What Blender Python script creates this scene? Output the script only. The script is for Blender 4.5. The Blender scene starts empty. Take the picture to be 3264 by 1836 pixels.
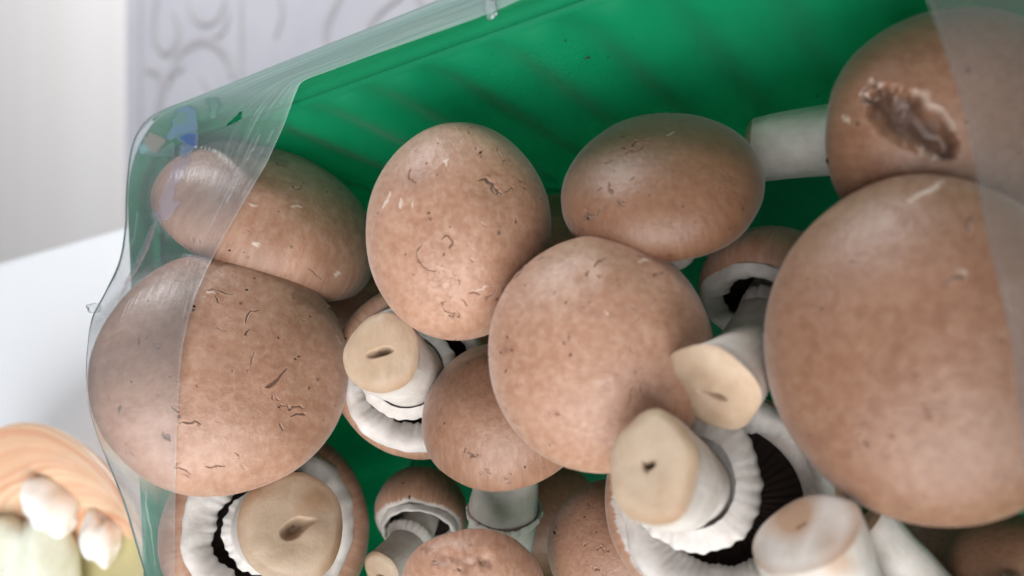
import bpy, math, random
import numpy as np
from mathutils import Vector, Matrix
from mathutils.bvhtree import BVHTree

S = bpy.context.scene
COL = S.collection

# ------------------------------------------------------------------ camera geometry
# photo pixels are 3264 x 1836; the camera stands 19 cm above the table, looking 32 degrees off straight down
FPX = 2513.0
CU, CV = 1632.0, 918.0
CAM_H = 0.190
n_ = np.array([3200 - CU, 1024 - CV, FPX]); n_ /= np.linalg.norm(n_)          # straight down, in (right, down, forward)
def _ray(u, v): return np.array([u - CU, v - CV, FPX]) / FPX                   # forward component 1
def _plane(u, v, drop):
    d = _ray(u, v); return d * (drop / (d @ n_))
RIM_Z = 0.078
a_ = _plane(1394, 0, 1.0) - _plane(507, 355, 1.0); a_ /= np.linalg.norm(a_)   # along the back rim of the tray
ez = -n_
ex = a_ - ez * (a_ @ ez); ex /= np.linalg.norm(ex)
ey = np.cross(ez, ex)
if np.dot(ey, np.array([0, -1, 0])) < 0: ey = -ey                              # y runs away, past the back rim
# right-handed check (camera frame right, down, forward is right-handed)
RW = np.stack([ex, ey, ez])                                                    # camera frame -> world axes
def _c2w(p): return RW @ p
_p0 = _c2w(_plane(507, 355, CAM_H - RIM_Z)); _p1 = _c2w(_plane(402, 640, CAM_H - RIM_Z))
CAM = np.array([-_p1[0], -_p0[1], CAM_H])                                      # back left rim corner is x=0,y=0
def W(u, v, zeta):            # photo pixel + distance along the lens axis -> world point
    return CAM + _c2w(_ray(u, v) * zeta)
def WZ(u, v, z):              # photo pixel + height -> world point
    return CAM + _c2w(_plane(u, v, CAM_H - z))
def PIX(P):                   # world points (n,3) -> photo pixels and depth
    c = (np.asarray(P) - CAM) @ RW
    return CU + FPX * c[..., 0] / c[..., 2], CV + FPX * c[..., 1] / c[..., 2], c[..., 2]
def view_frame(u, v):         # right, up, toward-camera at that pixel, in world axes
    t = -_ray(u, v); t /= np.linalg.norm(t)
    r = np.array([1.0, 0, 0]); r -= t * (r @ t); r /= np.linalg.norm(r)
    up = np.array([0, -1.0, 0]); up -= t * (up @ t) + r * (up @ r); up /= np.linalg.norm(up)
    return _c2w(r), _c2w(up), _c2w(t)
def VD(u, v, d):
    r, up, t = view_frame(u, v); w = r * d[0] + up * d[1] + t * d[2]
    return w / np.linalg.norm(w)
def s(x): return x * 3264.0 / 2576.0

cam_d = bpy.data.cameras.new('camera'); cam = bpy.data.objects.new('camera', cam_d); COL.objects.link(cam)
cr, cu_, cb = _c2w(np.array([1.0, 0, 0])), _c2w(np.array([0, -1.0, 0])), _c2w(np.array([0, 0, -1.0]))
cam.matrix_world = Matrix(((cr[0], cu_[0], cb[0], CAM[0]), (cr[1], cu_[1], cb[1], CAM[1]), (cr[2], cu_[2], cb[2], CAM[2]), (0, 0, 0, 1)))
cam_d.sensor_width = 36; cam_d.lens = 36 * FPX / 3264
cam_d.clip_start = 0.005; cam_d.clip_end = 50
cam_d.dof.use_dof = True; cam_d.dof.focus_distance = 0.160; cam_d.dof.aperture_fstop = 11.5
S.camera = cam

# ------------------------------------------------------------------ light
world = bpy.data.worlds.new('World'); S.world = world; world.use_nodes = True
bg = world.node_tree.nodes['Background']
bg.inputs['Color'].default_value = (0.86, 0.92, 1.0, 1); bg.inputs['Strength'].default_value = 0.13
def area(name, loc, target, sx, sy, power, col, spread=180):
    l = bpy.data.lights.new(name, 'AREA'); l.shape = 'RECTANGLE'; l.size = sx; l.size_y = sy; l.energy = power; l.color = col; l.spread = math.radians(spread)
    o = bpy.data.objects.new(name, l); COL.objects.link(o); o.location = loc
    o.rotation_euler = (Vector(target) - Vector(loc)).to_track_quat('-Z', 'Y').to_euler(); return o
_tgt = W(1400, 1000, 0.155)
_L = VD(1500, 1000, (-0.10, -0.66, 0.74))
area('window_light', Vector(_tgt + _L * 0.80), Vector(_tgt), 1.05, 0.90, 13.2, (1.0, 0.985, 0.98))
area('back_fill_light', Vector((-0.5, 1.9, 0.8)), Vector((-0.7, 1.25, -0.72)), 1.2, 0.9, 48.0, (0.97, 0.98, 1.0), 150)  # added lamp, no window seen there; brightens floor, table and tray back
S.view_settings.view_transform = 'Standard'; S.view_settings.look = 'None'
S.view_settings.exposure = 0.15; S.view_settings.gamma = 1.0
S.cycles.use_denoising = True; S.cycles.use_adaptive_sampling = True; S.cycles.adaptive_threshold = 0.03; S.cycles.adaptive_min_samples = 16
S.cycles.max_bounces = 10; S.cycles.diffuse_bounces = 5; S.cycles.transmission_bounces = 8; S.cycles.transparent_max_bounces = 24
S.cycles.sample_clamp_indirect = 6.0

# ------------------------------------------------------------------ helpers
def tag(o, label=None, cat=None, group=None, kind=None):
    if label: o['label'] = label
    if cat: o['category'] = cat
    if group: o['group'] = group
    if kind: o['kind'] = kind
    return o
def empty(name, loc):
    o = bpy.data.objects.new(name, None); COL.objects.link(o); o.location = Vector(loc); o.empty_display_size = 0.01; return o
def mesh_obj(name, verts, faces, mat, parent=None, attrs=None, smooth=True, origin=None):
    """verts world (n,3) numpy, faces (m,4) or (m,3) numpy or list"""
    verts = np.asarray(verts, dtype=np.float64)
    if origin is None: origin = parent.location if parent is not None else verts.mean(axis=0)
    origin = np.array(origin)
    me = bpy.data.meshes.new(name)
    if isinstance(faces, np.ndarray):
        k = faces.shape[1]; m = faces.shape[0]
        me.vertices.add(len(verts)); me.vertices.foreach_set('co', (verts - origin).astype(np.float32).ravel())
        me.loops.add(m * k); me.loops.foreach_set('vertex_index', faces.astype(np.int32).ravel())
        me.polygons.add(m); me.polygons.foreach_set('loop_start', np.arange(0, m * k, k, dtype=np.int32))
        me.update(calc_edges=True); me.validate()
    else:
        me.from_pydata([tuple(p) for p in (verts - origin)], [], [tuple(f) for f in faces]); me.update()
    if smooth: me.polygons.foreach_set('use_smooth', np.ones(len(me.polygons), dtype=bool))
    for kname, val in (attrs or {}).items():
        val = np.asarray(val, dtype=np.float32)
        if val.ndim == 1:
            at = me.attributes.new(kname, 'FLOAT', 'POINT'); at.data.foreach_set('value', val)
        elif val.shape[1] == 3:
            at = me.attributes.new(kname, 'FLOAT_VECTOR', 'POINT'); at.data.foreach_set('vector', val.ravel())
        else:
            at = me.attributes.new(kname, 'FLOAT_COLOR', 'POINT'); at.data.foreach_set('color', val.ravel())
    me.materials.append(mat)
    o = bpy.data.objects.new(name, me); COL.objects.link(o)
    if parent is not None:
        o.parent = parent
        o.location = (0, 0, 0)
        if parent.type == 'MESH' or parent.parent is not None: pass
    else:
        o.location = Vector(origin)
    return o
def grid_faces(nr, nc, wrap=True, flip=False):
    r = np.arange(nr - 1)[:, None]; c = np.arange(nc if wrap else nc - 1)[None, :]
    c2 = (c + 1) % nc
    f = np.stack([r * nc + c, (r + 1) * nc + c, (r + 1) * nc + c2, r * nc + c2], axis=-1).reshape(-1, 4)
    return f[:, ::-1].copy() if flip else f
class Noise:                   # smooth sum-of-waves noise, vectorised
    def __init__(self, seed, n=14):
        r = np.random.RandomState(seed)
        k = r.normal(size=(n, 3)); k /= np.linalg.norm(k, axis=1)[:, None]
        self.k = k * r.uniform(0.6, 1.6, n)[:, None]; self.p = r.uniform(0, 6.283, n); self.n = n
    def __call__(self, P, freq):
        return np.sin(P @ (self.k.T * freq * 6.283) + self.p).sum(axis=-1) / math.sqrt(self.n) * 0.9
def noise1(th, seed, freqs, amp=1.0):
    r = np.random.RandomState(seed); out = np.zeros_like(th)
    for f in freqs:
        out += r.uniform(-1, 1) * np.sin(f * th + r.uniform(0, 6.283)) / max(1, f) ** 0.62
    return out * amp
def polyline_dist(u, v, pts):
    """distance in photo pixels to a polyline and 0..1 position along it"""
    best = np.full(u.shape, 1e9); tt = np.zeros(u.shape); m = len(pts) - 1
    for i in range(m):
        ax, ay = pts[i]; bx, by = pts[i + 1]
        dx, dy = bx - ax, by - ay; L2 = dx * dx + dy * dy + 1e-9
        t = np.clip(((u - ax) * dx + (v - ay) * dy) / L2, 0, 1)
        d = np.hypot(u - ax - t * dx, v - ay - t * dy)
        w = d < best; best = np.where(w, d, best); tt = np.where(w, (i + t) / m, tt)
    return best, tt
def vnormals(P, nr, nc):
    G = P.reshape(nr, nc, 3)
    dt = np.roll(G, -1, 1) - np.roll(G, 1, 1)
    dr = np.empty_like(G); dr[1:-1] = G[2:] - G[:-2]; dr[0] = G[1] - G[0]; dr[-1] = G[-1] - G[-2]
    N = np.cross(dr, dt); N /= np.linalg.norm(N, axis=2)[..., None] + 1e-12
    return N.reshape(-1, 3)

# ------------------------------------------------------------------ materials
def new_mat(name):
    m = bpy.data.materials.new(name); m.use_nodes = True
    nt = m.node_tree; nt.nodes.clear()
    out = nt.nodes.new('ShaderNodeOutputMaterial')
    return m, nt, out
def N(nt, t, **kw):
    n = nt.nodes.new(t)
    for k, v in kw.items():
        if k.startswith('i_'):
            n.inputs[k[2:].replace('_', ' ')].default_value = v
        else: setattr(n, k, v)
    return n
def L(nt, a, b): nt.links.new(a, b)
def mixc(nt, fac, a, b, blend='MIX'):
    m = nt.nodes.new('ShaderNodeMix'); m.data_type = 'RGBA'; m.blend_type = blend
    for sock, val in ((m.inputs[0], fac), (m.inputs[6], a), (m.inputs[7], b)):
        if hasattr(val, 'is_linked'): nt.links.new(val, sock)
        else: sock.default_value = val if not isinstance(val, tuple) else (*val, 1) if len(val) == 3 else val
    return m.outputs[2]
def mth(nt, op, a, b=None, c=None, clamp=False):
    m = nt.nodes.new('ShaderNodeMath'); m.operation = op; m.use_clamp = clamp
    for i, val in enumerate((a, b, c)):
        if val is None: continue
        if hasattr(val, 'is_linked'): nt.links.new(val, m.inputs[i])
        else: m.inputs[i].default_value = val
    return m.outputs[0]
def ramp(nt, fac, stops):
    r = nt.nodes.new('ShaderNodeValToRGB'); e = r.color_ramp.elements
    while len(e) < len(stops): e.new(0.5)
    for i, (p, c) in enumerate(stops):
        e[i].position = p; e[i].color = (c, c, c, 1) if not isinstance(c, tuple) else (*c, 1)
    nt.links.new(fac, r.inputs[0]); return r.outputs[0]
def attr(nt, name, out='Fac'):
    a = nt.nodes.new('ShaderNodeAttribute'); a.attribute_name = name; return a.outputs[out]
def noise(nt, vec, scale, detail=4, rough=0.55, dist=0.0):
    n = nt.nodes.new('ShaderNodeTexNoise'); n.inputs['Scale'].default_value = scale; n.inputs['Detail'].default_value = detail
    n.inputs['Roughness'].default_value = rough; n.inputs['Distortion'].default_value = dist
    if vec is not None: nt.links.new(vec, n.inputs['Vector'])
    return n.outputs['Fac']
def objrand(nt, scale=10.0):
    oc = nt.nodes.new('ShaderNodeTexCoord'); oi = nt.nodes.new('ShaderNodeObjectInfo')
    ad = nt.nodes.new('ShaderNodeVectorMath'); ad.operation = 'ADD'
    nt.links.new(oc.outputs['Object'], ad.inputs[0])
    mul = mth(nt, 'MULTIPLY', oi.outputs['Random'], scale)
    nt.links.new(mul, ad.inputs[1]); return ad.outputs[0]

def cap_material():
    m, nt, out = new_mat('mushroom_skin')
    P = objrand(nt); fib = attr(nt, 'fib', 'Vector')
    skin = attr(nt, 'skin'); wear = attr(nt, 'wear'); pale = attr(nt, 'pale'); tone = attr(nt, 'tone')
    big = noise(nt, P, 55, 3, 0.5); mid = noise(nt, P, 260, 4, 0.6); fine = noise(nt, P, 1300, 3, 0.6)
    streak = noise(nt, fib, 1.0, 4, 0.6)
    c = mixc(nt, ramp(nt, big, [(0.32, 0.0), (0.68, 1.0)]), (0.355, 0.178, 0.107), (0.440, 0.240, 0.157))
    c = mixc(nt, mth(nt, 'MULTIPLY', ramp(nt, mid, [(0.45, 0.0), (0.75, 1.0)]), 0.22), c, (0.50, 0.300, 0.190))
    c = mixc(nt, mth(nt, 'MULTIPLY', ramp(nt, streak, [(0.46, 0.0), (0.70, 1.0)]), 0.50), c, (0.54, 0.36, 0.265))
    c = mixc(nt, mth(nt, 'MULTIPLY', ramp(nt, streak, [(0.30, 1.0), (0.46, 0.0)]), 0.28), c, (0.20, 0.085, 0.042))
    c = mixc(nt, mth(nt, 'MULTIPLY', ramp(nt, mid, [(0.22, 1.0), (0.40, 0.0)]), 0.10), c, (0.22, 0.095, 0.048))
    # small random peat specks and nicks
    vo = nt.nodes.new('ShaderNodeTexVoronoi'); vo.inputs['Scale'].default_value = 210; L(nt, P, vo.inputs['Vector'])
    sp = ramp(nt, vo.outputs['Distance'], [(0.05, 1.0), (0.12, 0.0)])
    spm = mth(nt, 'MULTIPLY', sp, ramp(nt, noise(nt, P, 95, 2), [(0.52, 0.0), (0.60, 1.0)]))
    c = mixc(nt, mth(nt, 'MULTIPLY', spm, 0.75), c, (0.09, 0.04, 0.02))
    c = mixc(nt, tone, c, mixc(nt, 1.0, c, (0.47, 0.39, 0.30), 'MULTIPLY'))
    ve = nt.nodes.new('ShaderNodeTexVoronoi'); ve.feature = 'DISTANCE_TO_EDGE'; ve.inputs['Scale'].default_value = 700
    pw = nt.nodes.new('ShaderNodeVectorMath'); pw.operation = 'ADD'; L(nt, P, pw.inputs[0])
    nv = nt.nodes.new('ShaderNodeTexNoise'); nv.inputs['Scale'].default_value = 500; nv.inputs['Detail'].default_value = 3; L(nt, P, nv.inputs['Vector'])
    sc_ = nt.nodes.new('ShaderNodeVectorMath'); sc_.operation = 'SCALE'; sc_.inputs['Scale'].default_value = 0.003; L(nt, nv.outputs['Color'], sc_.inputs[0]); L(nt, sc_.outputs[0], pw.inputs[1]); L(nt, pw.outputs[0], ve.inputs['Vector'])
    crk = mth(nt, 'MULTIPLY', ramp(nt, ve.outputs['Distance'], [(0.01, 1.0), (0.06, 0.0)]), ramp(nt, noise(nt, P, 80, 4, 0.6), [(0.58, 0.0), (0.70, 1.0)]))
    c = mixc(nt, mth(nt, 'MULTIPLY', crk, 0.30), c, (0.13, 0.058, 0.028))
    flesh = mixc(nt, ramp(nt, mid, [(0.3, 0.0), (0.7, 1.0)]), (0.50, 0.435, 0.39), (0.66, 0.61, 0.57))
    edge = mth(nt, 'ADD', skin, mth(nt, 'MULTIPLY', mth(nt, 'SUBTRACT', noise(nt, fib, 1.4, 5, 0.65), 0.5), 0.9))
    c = mixc(nt, ramp(nt, edge, [(0.38, 0.0), (0.56, 1.0)]), flesh, c)
    c = mixc(nt, pale, c, (0.74, 0.64, 0.55))
    c = mixc(nt, mth(nt, 'MULTIPLY', wear, 0.92), c, (0.060, 0.026, 0.013))
    b = N(nt, 'ShaderNodeBsdfPrincipled'); L(nt, c, b.inputs['Base Color'])
    L(nt, mth(nt, 'ADD', 0.42, mth(nt, 'MULTIPLY', mid, 0.16)), b.inputs['Roughness'])
    b.inputs['Specular IOR Level'].default_value = 0.75
    b.inputs['Sheen Weight'].default_value = 0.25; b.inputs['Sheen Roughness'].default_value = 0.4
    bp = N(nt, 'ShaderNodeBump'); bp.inputs['Strength'].default_value = 0.40; bp.inputs['Distance'].default_value = 0.0006
    h = mth(nt, 'ADD', mth(nt, 'MULTIPLY', mid, 0.55), mth(nt, 'ADD', mth(nt, 'MULTIPLY', streak, 0.7), mth(nt, 'MULTIPLY', fine, 0.25)))
    h = mth(nt, 'SUBTRACT', h, mth(nt, 'MULTIPLY', wear, 0.8)); h = mth(nt, 'SUBTRACT', h, mth(nt, 'MULTIPLY', crk, 0.5)); h = mth(nt, 'ADD', h, mth(nt, 'MULTIPLY', pale, 0.3))
    L(nt, h, bp.inputs['Height']); L(nt, bp.outputs[0], b.inputs['Normal']); L(nt, b.outputs[0], out.inputs[0]); return m
def flesh_material(name, ca, cb_, rough=0.6, streaks=True, bump=0.5, cw=(0.36, 0.19, 0.09), sk=0.12):
    m, nt, out = new_mat(name)
    P = objrand(nt); fib = attr(nt, 'fib', 'Vector'); wear = attr(nt, 'wear'); tone = attr(nt, 'tone')
    mid = noise(nt, P, 210, 5, 0.6); st = noise(nt, fib, 1.2, 4, 0.6); fine = noise(nt, P, 900, 3, 0.6)
    c = mixc(nt, ramp(nt, mid, [(0.3, 0.0), (0.7, 1.0)]), ca, cb_)
    c = mixc(nt, mth(nt, 'MULTIPLY', ramp(nt, st, [(0.25, 1.0), (0.48, 0.0)]), sk), c, tuple(x * 0.66 for x in ca))
    c = mixc(nt, tone, c, cw)
    c = mixc(nt, wear, c, (0.10, 0.05, 0.028))
    b = N(nt, 'ShaderNodeBsdfPrincipled'); L(nt, c, b.inputs['Base Color']); b.inputs['Roughness'].default_value = rough
    b.inputs['Specular IOR Level'].default_value = 0.3
    b.inputs['Subsurface Weight'].default_value = 0.25; b.inputs['Subsurface Radius'].default_value = (0.004, 0.0028, 0.002); b.inputs['Subsurface Scale'].default_value = 0.7
    bp = N(nt, 'ShaderNodeBump'); bp.inputs['Strength'].default_value = bump; bp.inputs['Distance'].default_value = 0.0007
    h = mth(nt, 'ADD', mth(nt, 'MULTIPLY', mid, 0.4), mth(nt, 'ADD', mth(nt, 'MULTIPLY', st, 0.35), mth(nt, 'MULTIPLY', fine, 0.25)))
    h = mth(nt, 'SUBTRACT', h, wear)
    L(nt, h, bp.inputs['Height']); L(nt, bp.outputs[0], b.inputs['Normal']); L(nt, b.outputs[0], out.inputs[0]); return m
def gill_material():
    m, nt, out = new_mat('dark_gills'); fib = attr(nt, 'fib', 'Vector')
    st = noise(nt, fib, 2.0, 3)
    c = mixc(nt, st, (0.008, 0.005, 0.004), (0.030, 0.020, 0.017))
    b = N(nt, 'ShaderNodeBsdfPrincipled'); L(nt, c, b.inputs['Base Color']); b.inputs['Roughness'].default_value = 0.8; b.inputs['Specular IOR Level'].default_value = 0.1
    L(nt, b.outputs[0], out.inputs[0]); return m
def tray_material(name='green_translucent_plastic', clear=0.10):
    m, nt, out = new_mat(name)
    tc = N(nt, 'ShaderNodeTexCoord')
    fog = noise(nt, tc.outputs['Object'], 60, 4)
    vo = nt.nodes.new('ShaderNodeTexVoronoi'); vo.inputs['Scale'].default_value = 1100; L(nt, tc.outputs['Object'], vo.inputs['Vector'])
    drops = mth(nt, 'MULTIPLY', ramp(nt, vo.outputs['Distance'], [(0.2, 1.0), (0.45, 0.0)]), ramp(nt, noise(nt, tc.outputs['Object'], 24, 2), [(0.5, 0.0), (0.62, 1.0)]))
    tr = N(nt, 'ShaderNodeBsdfTranslucent'); L(nt, mixc(nt, fog, (0.006, 0.42, 0.20), (0.010, 0.50, 0.25)), tr.inputs['Color'])
    df = N(nt, 'ShaderNodeBsdfDiffuse'); L(nt, mixc(nt, fog, (0.003, 0.26, 0.115), (0.004, 0.31, 0.14)), df.inputs['Color'])
    tp = N(nt, 'ShaderNodeBsdfTransparent'); tp.inputs['Color'].default_value = (0.05, 0.70, 0.46, 1)
    gl = N(nt, 'ShaderNodeBsdfGlossy'); L(nt, mth(nt, 'ADD', 0.36, mth(nt, 'MULTIPLY', fog, 0.2)), gl.inputs['Roughness'])
    bp = N(nt, 'ShaderNodeBump'); bp.inputs['Strength'].default_value = 0.35; bp.inputs['Distance'].default_value = 0.0004; L(nt, drops, bp.inputs['Height'])
    L(nt, bp.outputs[0], gl.inputs['Normal']); L(nt, bp.outputs[0], df.inputs['Normal'])
    m1 = N(nt, 'ShaderNodeMixShader'); m1.inputs[0].default_value = 0.42; L(nt, df.outputs[0], m1.inputs[1]); L(nt, tr.outputs[0], m1.inputs[2])
    m2 = N(nt, 'ShaderNodeMixShader'); m2.inputs[0].default_value = clear; L(nt, m1.outputs[0], m2.inputs[1]); L(nt, tp.outputs[0], m2.inputs[2])
    fr = N(nt, 'ShaderNodeFresnel'); fr.inputs['IOR'].default_value = 1.28
    m3 = N(nt, 'ShaderNodeMixShader'); L(nt, fr.outputs[0], m3.inputs[0]); L(nt, m2.outputs[0], m3.inputs[1]); L(nt, gl.outputs[0], m3.inputs[2])
    L(nt, m3.outputs[0], out.inputs[0]); return m
def film_material(name, haze, dens_col=(0.80, 0.79, 0.80)):
    m, nt, out = new_mat(name)
    ink_glint = N(nt, 'ShaderNodeAttribute', attribute_name='ink_glint'); st = attr(nt, 'streak'); fib = attr(nt, 'fib', 'Vector')
    strk = ramp(nt, noise(nt, fib, 1.0, 4, 0.6), [(0.45, 0.0), (0.75, 1.0)])
    hz = mth(nt, 'ADD', haze, mth(nt, 'MULTIPLY', mth(nt, 'MULTIPLY', strk, st), 0.20), clamp=True)
    edge = attr(nt, 'edge'); hz = mth(nt, 'ADD', hz, mth(nt, 'MULTIPLY', edge, 0.35), clamp=True)
    fac = mth(nt, 'MAXIMUM', hz, ink_glint.outputs['Alpha'])
    col = mixc(nt, ink_glint.outputs['Alpha'], dens_col, ink_glint.outputs['Color'])
    df = N(nt, 'ShaderNodeBsdfDiffuse'); L(nt, col, df.inputs['Color'])
    tl = N(nt, 'ShaderNodeBsdfTranslucent'); L(nt, col, tl.inputs['Color'])
    mm = N(nt, 'ShaderNodeMixShader'); mm.inputs[0].default_value = 0.35; L(nt, df.outputs[0], mm.inputs[1]); L(nt, tl.outputs[0], mm.inputs[2])
    tp = N(nt, 'ShaderNodeBsdfTransparent')
    m1 = N(nt, 'ShaderNodeMixShader'); L(nt, fac, m1.inputs[0]); L(nt, tp.outputs[0], m1.inputs[1]); L(nt, mm.outputs[0], m1.inputs[2])
    gl = N(nt, 'ShaderNodeBsdfGlossy'); gl.inputs['Roughness'].default_value = 0.22
    bp = N(nt, 'ShaderNodeBump'); bp.inputs['Strength'].default_value = 0.3; bp.inputs['Distance'].default_value = 0.0005; L(nt, strk, bp.inputs['Height']); L(nt, bp.outputs[0], gl.inputs['Normal'])
    fr = N(nt, 'ShaderNodeFresnel'); fr.inputs['IOR'].default_value = 1.22
    m2 = N(nt, 'ShaderNodeMixShader'); L(nt, fr.outputs[0], m2.inputs[0]); L(nt, m1.outputs[0], m2.inputs[1]); L(nt, gl.outputs[0], m2.inputs[2])
    L(nt, m2.outputs[0], out.inputs[0]); return m
def plain(name, col, rough=0.5, col2=None, scale=20.0, spec=0.4):
    m, nt, out = new_mat(name); tc = N(nt, 'ShaderNodeTexCoord')
    b = N(nt, 'ShaderNodeBsdfPrincipled'); b.inputs['Roughness'].default_value = rough; b.inputs['Specular IOR Level'].default_value = spec
    n1 = noise(nt, tc.outputs['Object'], scale, 4)
    L(nt, mixc(nt, ramp(nt, n1, [(0.35, 0.0), (0.65, 1.0)]), col, col2 or tuple(x * 0.93 for x in col)), b.inputs['Base Color'])
    L(nt, b.outputs[0], out.inputs[0]); return m

M_CAP = cap_material()
M_FLESH = flesh_material('white_mushroom_flesh', (0.56, 0.515, 0.48), (0.71, 0.675, 0.645))
M_STEM = flesh_material('mushroom_stem', (0.54, 0.495, 0.45), (0.70, 0.66, 0.62))
M_CUT = flesh_material('cut_stem_end', (0.49, 0.365, 0.255), (0.59, 0.47, 0.355), rough=0.5, cw=(0.33, 0.185, 0.095), sk=0.30)
M_GILL = gill_material()
M_TRAY = tray_material(clear=0.14); M_RIM = tray_material('green_rim_plastic', 0.42)
M_FILM = film_material('clear_film', 0.17, (0.68, 0.78, 0.83))
M_FILM2 = film_material('clear_film_shaded', 0.36, (0.20, 0.195, 0.19))  # same clear film, its haze colour darkened to stand in for weaker light
M_TABLE = plain('white_table', (0.86, 0.88, 0.90), 0.35, (0.84, 0.86, 0.89), 6)
M_SOIL = plain('soil', (0.02, 0.012, 0.008), 0.9)

# ------------------------------------------------------------------ setting: floor, rug, table
FLOOR_Z = -0.72
fm, fnt, fout = new_mat('pale_floor')
tc = N(fnt, 'ShaderNodeTexCoord'); mp = N(fnt, 'ShaderNodeMapping')
_fa = WZ(150, 0, FLOOR_Z) - WZ(150, 500, FLOOR_Z); _fang = math.atan2(_fa[1], _fa[0])
mp.inputs['Rotation'].default_value = (0, 0, -_fang); L(fnt, tc.outputs['Object'], mp.inputs['Vector'])
sx = N(fnt, 'ShaderNodeSeparateXYZ'); L(fnt, mp.outputs[0], sx.inputs[0])
cmb = N(fnt, 'ShaderNodeCombineXYZ'); L(fnt, sx.outputs[1], cmb.inputs[0])
band = noise(fnt, cmb.outputs[0], 6.0, 2)
fb = N(fnt, 'ShaderNodeBsdfPrincipled'); fb.inputs['Roughness'].default_value = 0.45
L(fnt, mixc(fnt, ramp(fnt, band, [(0.35, 0.0), (0.65, 1.0)]), (0.70, 0.665, 0.645), (0.725, 0.70, 0.69)), fb.inputs['Base Color']); L(fnt, fb.outputs[0], fout.inputs[0])
floor = mesh_obj('floor', [(-6, -3, FLOOR_Z), (4, -3, FLOOR_Z), (4, 8, FLOOR_Z), (-6, 8, FLOOR_Z)], [(0, 1, 2, 3)], fm, smooth=False)
tag(floor, kind='structure')

def ribbon(pts, width, z0, z1, closed=False):
    """raised band along world xy points -> verts, faces"""
    pts = np.asarray(pts)[:, :2]; d = np.gradient(pts, axis=0); d /= np.linalg.norm(d, axis=1)[:, None] + 1e-12
    nrm = np.stack([-d[:, 1], d[:, 0]], 1); w = width if np.ndim(width) else np.full(len(pts), width)
    a = pts + nrm * w[:, None] / 2; b = pts - nrm * w[:, None] / 2; k = len(pts)
    V = np.concatenate([np.c_[a, np.full(k, z0)], np.c_[a * 0.7 + b * 0.3, np.full(k, z1)], np.c_[a * 0.3 + b * 0.7, np.full(k, z1)], np.c_[b, np.full(k, z0)]])
    F = []
    for j in range(3):
        for i in range(k - 1): F.append((j * k + i, j * k + i + 1, (j + 1) * k + i + 1, (j + 1) * k + i))
    return V, F
def spline(pts, n=40):
    pts = np.asarray(pts, float); k = len(pts); out = []
    P = np.vstack([2 * pts[0] - pts[1], pts, 2 * pts[-1] - pts[-2]])
    for t in np.linspace(0, k - 1 - 1e-6, n):
        i = int(t); f = t - i; p0, p1, p2, p3 = P[i:i + 4]
        out.append(0.5 * (2 * p1 + (p2 - p0) * f + (2 * p0 - 5 * p1 + 4 * p2 - p3) * f * f + (3 * p1 - p0 - 3 * p2 + p3) * f ** 3))
    return np.array(out)
M_RUG = plain('rug_ground', (0.405, 0.405, 0.44), 0.95, (0.44, 0.435, 0.465), 9, 0.1)
M_RUGLINE = plain('rug_scroll', (0.345, 0.33, 0.35), 0.95, (0.385, 0.37, 0.385), 14, 0.1)
RUG_Z = FLOOR_Z + 0.012
rc = [WZ(402, -420, RUG_Z), WZ(402, 700, RUG_Z), WZ(1900, 700, RUG_Z), WZ(1900, -420, RUG_Z)]
rug = empty('patterned_rug', np.mean(rc, axis=0) * [1, 1, 0] + [0, 0, FLOOR_Z])
tag(rug, 'pale grey rug with darker scroll ornament, out of focus beyond the table', 'rug')
V = np.array(rc + [p - [0, 0, 0.012] for p in rc])
mesh_obj('rug_pile', V, [(0, 1, 2, 3), (0, 4, 5, 1), (1, 5, 6, 2), (2, 6, 7, 3), (3, 7, 4, 0)], M_RUG, rug, smooth=False)
Z1 = lambda pts: [(x / 2.337, y / 2.337) for x, y in pts]
strokes = [
    (Z1([(1050, -300), (1048, 300), (1050, 950)]), 15), (Z1([(1800, -300), (1800, 200), (1800, 640)]), 14),
    (Z1([(1190, -120), (1150, 150), (1165, 300), (1240, 400), (1320, 300), (1325, 190), (1290, 90)]), 24),
    (Z1([(1390, -60), (1440, 110), (1520, 180), (1610, 150), (1660, 60), (1690, -60)]), 20),
    (Z1([(1270, 590), (1320, 430), (1400, 345), (1520, 300), (1620, 345), (1700, 450), (1735, 580)]), 30),
    (Z1([(1090, 520), (1170, 540), (1210, 610), (1200, 720), (1160, 900), (1140, 1000)]), 30),
    (Z1([(1370, 510), (1310, 530), (1250, 620), (1215, 700)]), 22),
    (Z1([(1690, 30), (1700, 130), (1650, 250), (1560, 290)]), 18),
    (Z1([(1490, 560), (1540, 640), (1560, 720), (1500, 790)]), 18),
    ([(1095, -30), (1060, 40), (1042, 90), (1050, 140), (1085, 170)], 26), ([(1290, -20), (1214, 38), (1178, 88), (1165, 140)], 22),
    ([(1330, -60), (1340, 0), (1390, 60), (1450, 40)], 22), ([(880, -60), (900, 40), (880, 120)], 14)]
for pts, w in strokes:
    sp = spline(pts, 36); P3 = np.array([WZ(u, v, RUG_Z) for u, v in sp])
    sc = np.array([FPX / PIX(p[None])[2][0] for p in P3]); tap = np.sin(np.linspace(0.25, math.pi - 0.25, len(P3))) ** 0.5
    V, F = ribbon(P3, w / sc * tap * 1.3, RUG_Z + 0.0005, RUG_Z + 0.003); mesh_obj('scroll_motif', V, F, M_RUGLINE, rug)

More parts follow.
